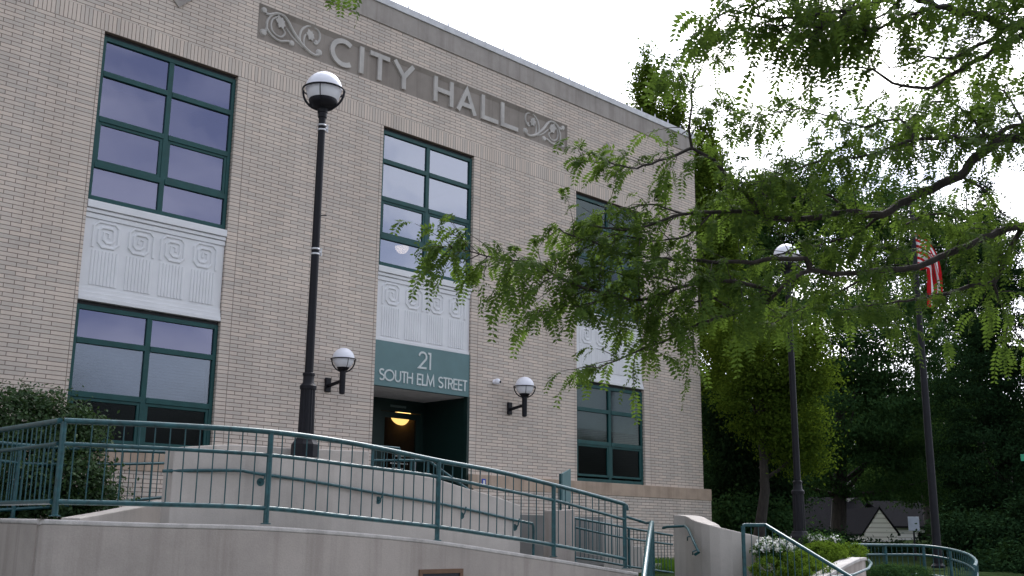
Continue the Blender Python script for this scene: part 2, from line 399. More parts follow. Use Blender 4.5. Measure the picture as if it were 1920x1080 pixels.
# white spandrel panels with key spirals and flutes
SPIRAL = [(-.225, -.23), (-.225, .13), (-.15, .205), (.13, .205), (.2, .135), (.2, -.135), (.13, -.205), (-.07, -.205), (-.135, -.14), (-.135, .075), (-.085, .12), (.08, .12), (.12, .08), (.12, -.085), (.08, -.125), (.0, -.125), (-.05, -.08), (-.05, .035), (.04, .035), (.04, -.045)]
def spandrel(x0, x1, z0, z1, base):
    s = MB(); y = .05; s.box(x0+.008, x1-.008, y, .14, z0+(.22 if base else .06), z1-.29)
    for k, (a, b, yy) in enumerate(((.29, .20, .028), (.20, .13, .012), (.13, .002, -.012))):     # stepped top moulding
        s.box(x0+.008, x1-.008, yy, .14, z1-a+.001, z1-b-.012)
        s.box(x0+.008, x1-.008, yy+.02, .14, z1-b-.0125, z1-b)
    if base:
        s.box(x0+.008, x1-.008, .034, .14, z0+.145, z0+.2195); s.box(x0+.008, x1-.008, .016, .14, z0+.075, z0+.1445); s.box(x0+.008, x1-.008, 0.0, .14, z0+.002, z0+.0745)
    else: s.box(x0+.008, x1-.008, .03, .14, z0+.002, z0+.0595)
    o = s.build('spandrel_panel', M_PANEL, hall, bevel=.006)
    W_ = (x1-x0)
    for k in range(4):
        cx = x0+W_*(.155+.232*k); sg = 1 if k % 2 == 0 else -1; cz = z1-.53
        q = MB(); q.tube([(cx+sg*px*.98, y, cz+pz*.98) for px, pz in SPIRAL], .027, 6, flat=(y, .9)); q.build('spiral', M_PANEL, o)
        fl = MB(); zb = z0+(.27 if base else .10); zt = z1-.80
        for j in range(8):
            x = cx-.20+j*.0575
            fl.tube([(x, y, zb), (x, y, zt)], .027, 8, flat=(y, .6))
        fl.build('fluting', M_PANEL, o, smooth=True)
for a, b, z in ((L0, L1, PB), (R0, R1, PB)): spandrel(a, b, z, PT, True)
spandrel(C0, C1, ST, PT, False)

# entrance recess
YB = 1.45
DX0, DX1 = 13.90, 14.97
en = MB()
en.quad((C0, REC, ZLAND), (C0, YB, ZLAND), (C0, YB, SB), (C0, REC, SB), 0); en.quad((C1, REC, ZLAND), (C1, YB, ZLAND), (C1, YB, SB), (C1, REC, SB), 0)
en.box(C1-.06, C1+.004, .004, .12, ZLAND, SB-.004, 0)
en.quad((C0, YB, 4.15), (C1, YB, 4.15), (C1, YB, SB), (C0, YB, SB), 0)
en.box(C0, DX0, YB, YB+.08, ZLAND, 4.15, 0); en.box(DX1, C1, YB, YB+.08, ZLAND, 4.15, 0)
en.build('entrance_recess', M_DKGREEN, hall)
so = MB(); so.quad((C0, .1, SB-.003), (C1, .1, SB-.003), (C1, YB, SB-.003), (C0, YB, SB-.003)); so.build('soffit', M_SOFFIT, hall)
dx0, dx1 = DX0, DX1
dr = MB(); dr.box(dx0, dx0+.11, YB+.01, YB+.06, ZLAND+.02, 4.14); dr.box(dx1-.11, dx1, YB+.01, YB+.06, ZLAND+.02, 4.14)
dr.box(dx0+.11, dx1-.11, YB+.01, YB+.06, 4.02, 4.14); dr.box(dx0+.11, dx1-.11, YB+.01, YB+.06, ZLAND+.02, ZLAND+.28)
door = dr.build('door', M_DKGREEN, hall)
g = MB(); g.box(dx0+.112, dx1-.112, YB+.03, YB+.036, ZLAND+.282, 4.018); g.build('door_glass', glass('door_glass', (.7, .7, .68), (.5, .5, .5), .06), door)
h = MB(); h.tube([(dx1-.15, YB-.05, 2.85), (dx1-.15, YB-.05, 3.2)], .014, 8); h.build('door_handle', M_SILVER, door)
tx = MB(); rows = [(.10, 0), (.30, .01), (.24, 0), None, (.12, 0), (.46, 0), None, (.34, 0), None, (.2, 0), (.5, .02), (.3, 0)]
z = 3.38; xm = (dx0+dx1)/2
for r in rows:                       # rows of small white door lettering, illegible at this size
    z -= .052
    if r is None: continue
    x = xm-r[0]/2
    while x < xm+r[0]/2-.01:
        ww = random.uniform(.012, .03); tx.box(x, x+ww, YB+.024, YB+.0285, z, z+.026); x += ww+random.choice((.008, .008, .022))
tx.build('door_lettering', M_WHITE, door)
tx = MB(); tx.box(xm-.30, xm+.12, YB-.012, YB-.002, 4.24, 4.285); tx.build('door_sign_strip', paint('faded_strip', (.12, .17, .16), .6), hall)
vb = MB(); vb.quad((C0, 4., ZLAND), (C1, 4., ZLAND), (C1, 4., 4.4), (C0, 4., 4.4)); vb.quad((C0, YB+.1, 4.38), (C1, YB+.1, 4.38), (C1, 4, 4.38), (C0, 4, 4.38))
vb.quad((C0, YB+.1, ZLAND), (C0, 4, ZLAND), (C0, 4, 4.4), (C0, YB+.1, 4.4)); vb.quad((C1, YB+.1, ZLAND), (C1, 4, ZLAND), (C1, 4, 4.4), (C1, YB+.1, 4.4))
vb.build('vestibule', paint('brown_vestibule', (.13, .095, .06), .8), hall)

def pendant(x, y, z, r, mat, label):
    t = thing('pendant_lamp', label, 'lamp', (x, y, z))
    m = MB(); m.lathe([(.02, -r*.98)]+[(r*math.sin(a), -r*math.cos(a)) for a in np.linspace(.12, PI/2, 10)]+[(r*.97, 0), (.02, -.02)], (x, y, z), 24); m.build('bowl', mat, t, smooth=True)
    m = MB(); m.lathe([(r*1.03, .002), (r*1.05, .03), (r*.95, .05)], (x, y, z), 24); m.tube([(x, y, z+.05), (x, y, z+.24)], .012, 6); m.build('rim', M_DARK, t)
    return t
# lamp behind the door glass
_d = FWD + RGT*((754-960)/FPX) + UPV*((540-775)/FPX); _t = (2.15-CAM.y)/_d.y; _p = CAM+_d*_t
pendant(_p.x, _p.y, _p.z, .26, M_WARM, 'glowing amber bowl lamp seen through the glass of the entrance door')
_d = FWD + RGT*((754-960)/FPX) + UPV*((540-463)/FPX); _t = (1.2-CAM.y)/_d.y; _p = CAM+_d*_t
pendant(_p.x, _p.y, _p.z, .15, M_WARM2, 'small pale bowl lamp lit behind the upper window above the door')

# ------------------------------------------------------------------ carved name panel
def arc(cx, cz, rx, rz, a0, a1, n): return [(cx+rx*math.cos(RAD(a)), cz+rz*math.sin(RAD(a))) for a in np.linspace(a0, a1, n)]
sign = thing('carved_name_sign', 'grey carved stone panel reading CITY HALL between two leafy scrolls', 'sign', ((T0+T1)/2, 0, TB))
YS = .045
pn = MB(); pn.box(T0+.004, T1-.004, YS, .09, TB+.004, TT-.10)
pn.quad((T0, -.002, TT), (T1, -.002, TT), (T1, YS+.002, TT-.10), (T0, YS+.002, TT-.10))
pn.quad((T0, -.0025, TB+.0), (T0+.035, YS, TB+.035), (T0+.035, YS, TT-.1), (T0, -.0025, TT)); pn.quad((T1, -.0025, TB), (T1-.035, YS, TB+.035), (T1-.035, YS, TT-.1), (T1, -.0025, TT))
pn.build('stone_panel', M_TAUPE, sign)
ZB, ZT = 10.592, 11.162; sw = .098; H = ZT-ZB; YF = .0
def letter(strokes, wd=sw, name='letter', mat=None, yf=YF, yb=YS, par=None):
    m = MB()
    for k, st in enumerate(strokes): m.ribbon(st, wd, yf-.0012*k, yb+.002)
    return m.build(name, mat or M_STONE2, par or sign)
hs = sw/2
letter([arc(11.52, (ZB+ZT)/2, .27, H/2-hs+.01, 52, 308, 26)])
letter([[(11.962, ZB), (11.962, ZT)]])
letter([[(12.17, ZT-hs), (12.67, ZT-hs)], [(12.42, ZT-sw), (12.42, ZB)]])
letter([[(12.80, ZT), (13.052, ZB+.27), (13.29, ZT)], [(13.052, ZB+.30), (13.052, ZB)]])
letter([[(13.92, ZB), (13.92, ZT)], [(14.37, ZB), (14.37, ZT)], [(13.97, ZB+.29), (14.32, ZB+.29)]])
letter([[(14.565, ZB), (14.815, ZT-.05), (15.06, ZB)], [(14.66, ZB+.17), (14.97, ZB+.17)]])
letter([[(15.30, ZT), (15.30, ZB+hs), (15.77, ZB+hs)]])
letter([[(15.905, ZT), (15.905, ZB+hs), (16.40, ZB+hs)]])
def scroll(mirror):
    def P(x, y):
        X, Z = on_facade(470+x/5.4, y/5.4, YS); return (X if not mirror else T0+T1-X, Z)
    paths = [([(150, 140), (190, 150), (260, 140), (330, 165), (380, 230), (420, 310), (470, 390), (530, 470), (600, 535), (650, 562), (685, 555)], .034),
             ([(140, 325), (158, 290), (165, 220), (200, 165), (240, 145)], .026), ([(160, 290), (190, 340), (240, 390), (300, 420), (360, 418), (385, 425)], .028),
             ([(325, 300), (345, 340), (310, 375), (260, 360), (215, 310), (205, 240), (230, 190), (275, 170)], .022),
             ([(500, 430), (495, 370), (520, 300), (580, 265), (640, 280), (690, 330), (697, 400), (660, 450), (632, 430)], .024),
             ([(545, 480), (535, 420), (550, 360), (585, 335)], .02), ([(355, 285), (420, 375), (480, 440), (525, 480)], .018)]
    bulbs = [(133, 105, 26), (125, 330, 28), (412, 440, 24), (690, 535, 27), (660, 425, 16)]
    m = MB()
    for k, (pp, r) in enumerate(paths):
        q = spline([P(*a) for a in pp], .03)
        m.tube([(a[0], YS, a[1]) for a in q], r, 8, flat=(YS, 1.25-.03*k))
    for x, y, r in bulbs:
        X, Z = P(x, y); r = r/540*1.45; m.lathe([(r*.3, r*.55), (r*.75, r*.45), (r, 0.)], (0, 0, 0), 12)
        n = len(m.v)-36
        for i in range(n, len(m.v)): a = m.v[i]; m.v[i] = (X+a[0], YS-a[2], Z+a[1])
    for cx, cy, s in ((300, 235, 1.), (600, 365, .85)):              # leaf blades
        X, Z = P(cx, cy); sx = -1 if mirror else 1
        for k, (da, ln) in enumerate(((115, .16), (75, .12), (35, .10), (-20, .11), (-65, .13), (-110, .12), (165, .13))):
            a = RAD(da); d = Vector((math.cos(a)*sx, math.sin(a))); nn = Vector((-d.y, d.x)); ln *= s
            c = Vector((X, Z)); pts = [c-d*.03, c+d*ln*.5+nn*.05*s, c+d*ln, c+d*ln*.5-nn*.05*s]
            m.prism([(q.x, q.y) for q in pts], YS-.028-.0015*k, YS+.002)
    return m.build('scroll_ornament', M_STONE2, sign, smooth=True)
scroll(False); scroll(True)

# ------------------------------------------------------------------ green address sign
adr = thing('address_sign', 'green metal fascia sign reading 21 SOUTH ELM STREET above the entrance', 'sign', ((C0+C1)/2, 0, SB))
s = MB(); s.box(C0+.004, C1-.004, 0.02, .10, SB, ST); s.build('sign_face', M_GREEN, adr, bevel=.006)
def glyph(ch):
    # strokes in a unit box, height 1
    q = {'S': (.50, [arc(.25, .735, .205, .215, 35, 180, 9)+arc(.25, .735, .205, .215, 215, 262, 3)[0:]+arc(.25, .265, .215, .22, 82, -60, 12)[0:]+arc(.25, .265, .215, .22, -80, -150, 6)]),
         'O': (.98, [arc(.46, .5, .43, .45, 90, 450, 28)]), 'U': (.66, [[(.06, 1), (.06, .32)]+arc(.30, .32, .24, .27, 190, 350, 10)+[(.54, .32), (.54, 1)]]),
         'T': (.50, [[(.0, .95), (.48, .95)], [(.24, .9), (.24, 0)]]), 'H': (.66, [[(.06, 0), (.06, 1)], [(.54, 0), (.54, 1)], [(.11, .53), (.49, .53)]]),
         'E': (.50, [[(.46, .95), (.06, .95), (.06, .05), (.46, .05)], [(.11, .52), (.43, .52)]]), 'L': (.44, [[(.06, 1), (.06, .05), (.42, .05)]]),
         'M': (.90, [[(.06, 0), (.12, .97), (.42, .15), (.72, .97), (.78, 0)]]), 'R': (.56, [[(.06, 0), (.06, .95), (.28, .95)]+arc(.28, .72, .19, .23, 85, -85, 9)+[(.11, .49)], [(.28, .47), (.48, 0)]]),
         '2': (.62, [arc(.29, .70, .235, .25, 175, -32, 13)+[(.06, .055), (.54, .055)]]), '1': (.30, [[(.0, .93), (.16, .93), (.16, 0)]]), ' ': (.34, [])}
    return q[ch]
def write(text, x0, x1, z0, h, wd, par, mat, y):
    tot = sum(glyph(c)[0] for c in text); k = (x1-x0)/(tot*h); x = x0
    for ch in text:
        wdt, st = glyph(ch)
        if st:
            letter([[(x+px*h*k, z0+pz*h) for px, pz in s] for s in st], wd, 'letter', mat, y-.012, y+.001, par)
        x += wdt*h*k
write('SOUTH ELM STREET', 12.70, 14.99, 4.522, .222, .032, adr, M_LETTER, .02)
write('21', 13.66, 14.03, 4.852, .35, .04, adr, M_LETTER, .02)

# ------------------------------------------------------------------ lamps
def globe_head(par, o, r, turn=0., cup=1.):
    x, y, z = o
    m = MB(); m.lathe([(r*math.cos(a)+1e-3, r*math.sin(a)) for a in np.linspace(0, PI/2, 12)], o, 32); m.build('globe', M_GLOBE, par, smooth=True)
    m = MB(); m.lathe([(r*.94*math.cos(a), r*1.0*math.sin(a)) for a in np.linspace(-PI*.36, -.03, 10)], o, 32); m.build('lens_bowl', M_BOWL, par, smooth=True)
    m = MB(); m.lathe([(r*.30*cup, -r*1.13), (r*.55*cup, -r*1.05), (r*.72*cup, -r*(.88+.06*(1-cup))), (r*.79*cup, -r*(.66+.5*(1-cup))), (r*.77*cup, -r*(.60+.5*(1-cup))), (r*.5*cup, -r*(.60+.5*(1-cup)))], o, 28); m.build('cup', M_BLACK, par, smooth=True)
    m = MB(); R = r*1.13
    m.tube([(x+R*math.cos(a), y+R*math.sin(a), z-.01) for a in np.linspace(0, 2*PI, 33)], r*.052, 6)
    for q in (turn-YAW, turn-YAW+PI/2):      # two crossing half hoops carry the ring
        ax = Vector((math.cos(q), math.sin(q), 0))
        m.tube([Vector(o)+ax*(R*math.cos(a))+Vector((0, 0, R*1.02*math.sin(a)-.01)) for a in np.linspace(-PI, 0, 21)], r*(.065 if q == turn-YAW else .03), 6)
    m.build('guard_hoop', M_BLACK, par, smooth=True)

def street_lamp(u, vb, d, vtop, label, r, group='globe lamp posts'):
    b = W(u, vb, d); x, y, zb = b
    zt = z_at(x, y, vtop); t = thing('street_lamp', label, 'street lamp', b, group); H_ = zt-zb; k = H_/4.75
    zc = zt-r
    m = MB(); m.lathe([(.185, 0), (.185, .16), (.155, .20), (.135, .235), (.12, .25)], b, 8); m.build('base', M_BLACK, t)
    m = MB(); m.lathe([(.108, .25), (.098, .78*k)], b, 32, flute=1, fl=.07); m.build('fluted_shaft', M_BLACK, t)
    m = MB(); m.lathe([(.11, .78*k), (.112, .82*k), (.075, .86*k), (.072, .94*k), (.082, .945*k), (.082, .97*k), (.06, .98*k)], b, 24); m.build('collar', M_BLACK, t, smooth=True)
    m = MB(); m.lathe([(.058, .98*k), (.05, zc-zb-r*1.35)], b, 20); m.build('pole', M_BLACK, t, smooth=True)
    m = MB(); m.lathe([(.062, zc-zb-r*1.62), (.062, zc-zb-r*1.35), (.072, zc-zb-r*1.34), (.072, zc-zb-r*1.25), (.085, zc-zb-r*1.05)], b, 20); m.build('neck', M_BLACK, t, smooth=True)
    globe_head(t, (x, y, zc), r)
    return t, b, zc
lp, lb, lzc = street_lamp(571, 857, 14.15, 137, 'tall black globe lamp post on the concrete wall before the brick front', .258)
for v in (240, 472):                           # silver banner clamps
    zz_ = z_at(lb.x, lb.y, v); m = MB()
    for q in (-.035, .035): m.lathe([(.061, q-.012), (.064, q-.006), (.064, q+.006), (.061, q+.012)], (lb.x, lb.y, zz_), 16)
    a = Vector((math.cos(-.4), math.sin(-.4), 0)); c = Vector((lb.x, lb.y, zz_))
    m.tube([c+a*.05, c+a*.085], .02, 6); m.tube([c+a*.08-Vector((0, 0, .055)), c+a*.08+Vector((0, 0, .055))], .012, 6)
    m.build('banner_clamp', M_SILVER, lp)
m = MB(); zz_ = z_at(lb.x, lb.y, 404); m.tube([(lb.x, lb.y, zz_), Vector((lb.x, lb.y, zz_))+RGT*.13], .008, 5); m.build('clamp_pin', M_BLACK, lp)
street_lamp(1501, 1024, 18.4, 458, 'black globe lamp post among white flowers and hedge, partly behind the branches', .232)

def wall_lamp(x, z, y, rz, label, turn):
    t = thing('wall_lamp', label, 'wall lamp', (x, 0, z), 'globe wall lamps beside the entrance')
    m = MB(); m.box(x-.06, x+.06, -.05, -.001, z-.13, z+.13); m.build('wall_plate', M_BLACK, t, bevel=.01)
    m = MB(); m.tube([(x, -.05, z-.02), (x, y, z+.04)], .033, 10); m.build('arm', M_BLACK, t, smooth=True)
    m = MB(); m.lathe([(.03, -.21), (.052, -.195), (.055, 0), (.055, .22)], (x, y, z), 18); m.build('stem', M_BLACK, t, smooth=True)
    globe_head(t, (x, y, z+rz), .2, turn, .72)
    return t
wall_lamp(11.50, 4.29, -.47, .435, 'black bracket wall lamp with white globe, left of the entrance', .55)
wall_lamp(16.19, 4.276, -.47, .435, 'black bracket wall lamp with white globe, right of the entrance', .12)

sc = thing('security_camera', 'small white dome security camera on the brick right of the entrance', 'camera', (15.74, 0, 4.80))
m = MB(); m.lathe([(.05, 0), (.055, .03), (.03, .05)], (0, 0, 0), 14)
m.v = [(15.74+a[0], -.001-a[2], 4.80+a[1]) for a in m.v]; m.build('mount', M_GLOBE, sc)
m = MB(); m.lathe([(.065*math.cos(a)+1e-3, .065*math.sin(a)) for a in np.linspace(-PI/2, PI/2, 10)], (15.75, -.1, 4.80), 16); m.build('housing', M_GLOBE, sc, smooth=True)
c0 = Vector((15.75, -.1, 4.80)); dd = Vector((-.1, -.9, -.15)).normalized(); dd = (dd+Vector((.55, 0, 0))).normalized()
m = MB(); m.tube([c0+dd*.05, c0+dd*.075], [.032, .024], 12); m.build('camera_lens', M_BLACK, sc)
bs = MB(); bs.box(15.32, 15.42, -.135, -.118, 2.62, 2.76); bs.box(15.345, 15.395, -.138, -.1355, 2.65, 2.73, 1)
tag(bs.build('accessible_sign', [M_BLUE, M_WHITE]), 'tiny blue accessible entrance sign on the tan ledge', 'sign')

# ------------------------------------------------------------------ ground
def hgt(x, y):
    ye = -7.0 if x > 12.8 else -5.0
    t = min(1, max(0, (y-(ye-.8))/1.2)); h = .95*t*t*(3-2*t)
    q = min(1, max(0, ((x*.70+(y+16.4)*.71)-28)/26)); return h+.75*q*q*(3-2*q)
xs_ = sorted(set([-600, -300, -120, -60, -30, -20]+[round(-14+.8*k, 2) for k in range(75)]+[50, 60, 80, 110, 160, 240, 400, 900]))
ys_ = sorted(set([-500, -200, -90, -50, -30, -22]+[round(-18+.45*k, 2) for k in range(80)]+[20, 26, 34, 44, 60, 80, 110, 160, 240, 400, 900]))
vv = np.array([(x, y, hgt(x, y)) for y in ys_ for x in xs_]); nx = len(xs_)
ff = np.array([(j*nx+i, j*nx+i+1, (j+1)*nx+i+1, (j+1)*nx+i) for j in range(len(ys_)-1) for i in range(nx-1)])
structure(numesh('ground', vv, ff, [M_GROUND]))
g = MB(); g.quad((-40, -14.5, .004), (60, -14.5, .004), (60, -7.9, .004), (-40, -7.9, .004)); structure(g.build('pavement', M_PAVE))
g = MB(); g.quad((-80, -40, .008), (90, -40, .008), (90, -17.5, .008), (-80, -17.5, .008)); structure(g.build('road', paint('asphalt', (.05, .05, .052), .9, 0, .2, 20.)))

# ------------------------------------------------------------------ concrete walls
def strip_wall(ctrl, zbot, th, side=1, step=.25):
    """wall following (x, y, ztop) control points; thickness added on one side"""
    q = spline(ctrl, step); n = len(q); vs = []; fs = []
    for i in range(n):
        a = q[max(i-1, 0)]; b = q[min(i+1, n-1)]; t = Vector((b[0]-a[0], b[1]-a[1])).normalized(); nn = Vector((-t.y, t.x))*th*side
        x, y, z = q[i][:3]
        vs += [(x, y, zbot), (x, y, z), (x+nn.x, y+nn.y, z), (x+nn.x, y+nn.y, zbot)]
    for i in range(n-1):
        for k in range(4): fs.append((i*4+k, i*4+(k+1) % 4, (i+1)*4+(k+1) % 4, (i+1)*4+k))
    fs += [(0, 1, 2, 3), tuple(4*(n-1)+k for k in (3, 2, 1, 0))]
    return MB().add(vs, fs)
def Wc(u, v, d): p = W(u, v, d); return (p.x, p.y, p.z)
# guard-line depths along the front ramp
FG = [(105, 10.7), (300, 11.15), (500, 11.75), (660, 12.45), (820, 13.3), (930, 13.95), (1038, 14.75), (1110, 15.35), (1172, 15.95)]
def dep(u): return float(np.interp(u, [a for a, b in FG], [b for a, b in FG]))
TOPV = [(72, 974), (105, 974.5), (300, 981), (480, 986), (660, 998), (813, 1013), (940, 1032), (1055, 1050), (1197, 1074)]
front = [Wc(u, v, dep(u)-.12 if u < 1180 else 16.1) for u, v in TOPV]
capz = .05
wo = thing('front_ramp_wall', 'long curved weathered concrete wall under the front guard rail', 'wall', (front[4][0], front[4][1], 0))
strip_wall([(x, y, z-capz) for x, y, z in front], -.1, .30).build('wall_body', M_WALL, wo)
strip_wall([(x, y, z) for x, y, z in front], 0, .31).build('tmp', M_CAP)
tmp = bpy.data.objects['tmp']; bpy.data.objects.remove(tmp)
def cap_strip(ctrl, th, hh, side=1):
    m = strip_wall(ctrl, 0, th, side); m.v = [((x, y, z) if (i % 4) in (1, 2) else None) for i, (x, y, z) in enumerate(m.v)]
    for i in range(0, len(m.v), 4):
        a, b = m.v[i+1], m.v[i+2]; m.v[i] = (a[0], a[1], a[2]-hh); m.v[i+3] = (b[0], b[1], b[2]-hh)
    return m
cap_strip([(x, y-.006, z+.001) for x, y, z in front], .318, capz).build('pale_top_edge', M_CAP, wo, bevel=.018)  # paler strip along the top of the wall
lc = [Wc(70, 974, 10.56), Wc(20, 972.5, 11.1), Wc(-60, 971, 12.2), Wc(-160, 970, 13.8)]
lw = thing('left_ramp_wall', 'short concrete wall section left of the vertical joint, below the rail corner', 'wall', (lc[1][0], lc[1][1], 0))
strip_wall([(x, y, z-capz) for x, y, z in lc], -.1, .3, -1).build('wall_body', M_WALL, lw)
cap_strip([(x, y-.004, z+.001) for x, y, z in lc], .31, capz, -1).build('pale_top_edge', M_CAP, lw, bevel=.018)
# plaque at the bottom of the wall
pl = thing('wall_plaque', 'framed dark plaque on the front concrete wall, cut off by the picture edge', 'plaque')
a, b = W(785, 1068, dep(785)-.20), W(867, 1066, dep(867)-.20); ex = (b-a).normalized(); pl.location = a
ey = Vector((ex.y, -ex.x, 0)).normalized(); ez = Vector((0, 0, 1))
def plate(o, x0, x1, z0, z1, t0, t1): 
    m = MB(); m.box(x0, x1, t0, t1, z0, z1); m.v = [o+ex*p[0]+ey*p[1]+ez*p[2] for p in m.v]; return m
wd = (b-a).length; fr = MB()
for q in ((0, wd, -.05, 0), (0, wd, -.45, -.40), (0, .05, -.399, -.051), (wd-.05, wd, -.399, -.051)):
    m = plate(a, q[0], q[1], q[2], q[3], -.06, .02); fr.add(m.v, m.f)
fr.build('frame', paint('bronze_frame', (.16, .09, .055), .5, .3), pl)
plate(a, .051, wd-.051, -.399, -.051, -.06, .005).build('plate', paint('dark_plate', (.03, .032, .045), .4, .3), pl)

# inner wall behind the ramp
IN = [(327, 12.95), (450, 13.45), (572, 13.95), (693, 14.7), (807, 15.5), (880, 16.1), (930, 16.55), (976, 17.0)]
def depi(u): return float(np.interp(u, [a for a, b in IN], [b for a, b in IN]))
ITOP = [(327, 842), (450, 848), (572, 856), (660, 868), (740, 884), (807, 895), (833, 902), (880, 917), (930, 931), (976, 948)]
inner = [Wc(u, v, depi(u)) for u, v in ITOP]
iw = thing('inner_ramp_wall', 'curved pale concrete wall with handrail between ramp and entrance landing', 'wall', (inner[4][0], inner[4][1], 0))
strip_wall(inner, .5, .3).build('wall_body', M_WALL2, iw, bevel=.012)
pt = [Wc(331, 838.5, 13.25), Wc(390, 835, 13.45), Wc(445, 833.5, 13.75), Wc(520, 838, 14.15), Wc(600, 842, 14.6), Wc(693, 846, 15.12)]
pw = thing('planter_parapet', 'raised pale concrete parapet behind the tall lamp post base', 'wall', (pt[3][0], pt[3][1], 0))
strip_wall(pt, .5, .35).build('wall_body', M_WALL2, pw, bevel=.015)
# landing slab, ramp floor, steps
rp = []
for u in np.linspace(80, 1190, 24):
    d0 = dep(u)+.12; z = W(u, float(np.interp(u, [a for a, b in TOPV], [b for a, b in TOPV])), dep(u)).z-.10
    a = W(u, 1000, d0); nrm = Vector((a.x-CAM.x, a.y-CAM.y, 0)).normalized()
    rp.append(((a.x, a.y, z), (a.x+nrm.x*1.9-.5, a.y+nrm.y*1.9+.9, z)))
m = MB()
for (a, b), (c, d) in zip(rp, rp[1:]): m.quad(a, c, d, b)
o = m.build('ramp_path', M_PAVE, weld=True); structure(o)
m = MB(); m.box(9.5, 16.2, -2.6, YB, ZLAND-.9, ZLAND-.004); structure(m.build('landing_path', M_PAVE))
st = thing('entrance_steps', 'concrete steps rising left to the entrance landing, seen past the wall end', 'steps', (17, -1.6, .9))
m = MB()
for k in range(6): m.box(16.2+.3*k, 16.5+.3*k, -2.6, -1.0, .9, ZLAND-.17*(k+.2))
m.build('treads', M_WALL2, st, bevel=.01)
m = MB(); q0 = W(1043, 957, 18.3); q1 = W(1078, 955, 18.55)
pier = thing('step_pier', 'concrete end pier beside the entrance steps, under the green post', 'pier', (q0.x, q0.y, .9))
strip_wall([(q0.x, q0.y, q0.z), (q1.x, q1.y, q1.z)], .8, .35, 1, 5).build('pier_body', M_WALL, pier, bevel=.015)
# low kerb wall of the upper ramp at left
kb = [Wc(150, 971, 12.2), Wc(230, 957, 13.0), Wc(325, 938, 14.2)]
o = tag(strip_wall(kb, .8, .25).build('kerb_wall', M_WALL2, bevel=.012), 'low sloping pale kerb wall beneath the back railing by the shrub', 'kerb wall')
# right stair wall
rw = [Wc(1262, 965, 18.5), Wc(1284, 967, 18.2), Wc(1302, 976, 17.5), Wc(1330, 984, 17.1), Wc(1372, 994, 17.0), Wc(1420, 1005, 17.3), Wc(1470, 1019, 17.8), Wc(1500, 1030, 18.1)]
sw_ = thing('stair_wing_wall', 'smooth grey concrete wing wall curving down right beside the white flowers', 'wall', (rw[3][0], rw[3][1], 0))
strip_wall(rw, 0, .28).build('wall_body', M_WALL2, sw_, bevel=.015)
fs_ = thing('front_steps', 'concrete front steps descending between the end rail and the wing wall', 'steps', W(1290, 1120, 16))
m = MB(); a0 = W(1300, 1011, 17.6); ax = Vector((RGT.x, RGT.y, 0)).normalized(); ay = Vector((FWD.x, FWD.y, 0)).normalized()
for k in range(6):
    q = MB(); q.box(-.7, .75, -.32*(k+1), -.32*k, -.2, .82-.16*k); q.v = [Vector((a0.x, a0.y, 0))+ax*p[0]+ay*p[1]+Vector((0, 0, p[2])) for p in q.v]; m.add(q.v, q.f)
m.build('treads', M_WALL2, fs_, bevel=.012)

# ------------------------------------------------------------------ railings
BAL = None
def baluster(par, p, zb, zt, r=.0075):
    global BAL
    if BAL is None:
        m = MB(); m.tube([(0, 0, 0), (0, 0, 1)], 1., 8); me = m.build('baluster_source', M_RAIL, smooth=True).data
        BAL = me; bpy.data.objects.remove(bpy.data.objects['baluster_source'])
    o = bpy.data.objects.new('baluster', BAL); COL.objects.link(o); o.parent = par
    o.location = Vector((p[0], p[1], zb))-world_loc(par); o.scale = (r, r, zt-zb); return o
def guard(label, ctrl, posts, rt=.030, rm=.022, rb=.027, rp=.031, spacing=.155, br=.0072, mid=True, name='guard_rail', bend_end=False, group=None, step=.15, bal=True):
    """ctrl rows: x, y, z_foot, z_bottom_rail, z_mid_rail, z_top_rail; posts = list of control rows"""
    q = spline(ctrl, step); t = thing(name, label, 'railing', ctrl[len(ctrl)//2][:3], group)
    top = [(c[0], c[1], c[5]) for c in q]
    if bend_end:
        e = Vector(top[-1]); p = Vector(top[-2]); d = (e-p).normalized(); top = top[:-1]+[tuple(e-d*.02), tuple(e+d*.05-Vector((0, 0, .02))), tuple(e+d*.07-Vector((0, 0, .08)))]
    m = MB(); m.tube(top, rt, 12); m.build('top_rail', M_RAIL, t, smooth=True)
    if mid: m = MB(); m.tube([(c[0], c[1], c[4]) for c in q], rm, 10); m.build('handrail', M_RAIL, t, smooth=True)
    m = MB(); m.tube([(c[0], c[1], c[3]) for c in q], rb, 10); m.build('bottom_rail', M_RAIL, t, smooth=True)
    for c in posts:
        m = MB(); m.tube([(c[0], c[1], c[2]), (c[0], c[1], c[5]-.01)], rp, 12); m.lathe([(rp*1.8, 0), (rp*1.8, .01), (rp, .014)], (c[0], c[1], c[2]), 12); m.build('post', M_RAIL, t, smooth=True)
    if bal:
        pp = np.array(q); s = np.concatenate([[0], np.cumsum(np.linalg.norm(np.diff(pp[:, :2], axis=0), axis=1))])
        ps = [s[np.argmin(np.linalg.norm(pp[:, :2]-np.array(c[:2]), axis=1))] for c in posts]
        n = int(s[-1]/spacing)
        for k in range(1, n+1):
            x = k*spacing-.04
            if any(abs(x-a) < .055 for a in ps): continue
            r = [np.interp(x, s, pp[:, j]) for j in range(6)]; baluster(t, r, r[3], r[5], br)
    return t
def row(u, vf, vb, vm, vt, d):
    """rail rows over one plan point"""
    p = W(u, vb, d); return [p.x, p.y]+[z_at(p.x, p.y, v) for v in (vf, vb, vm, vt)]
R_ = {}
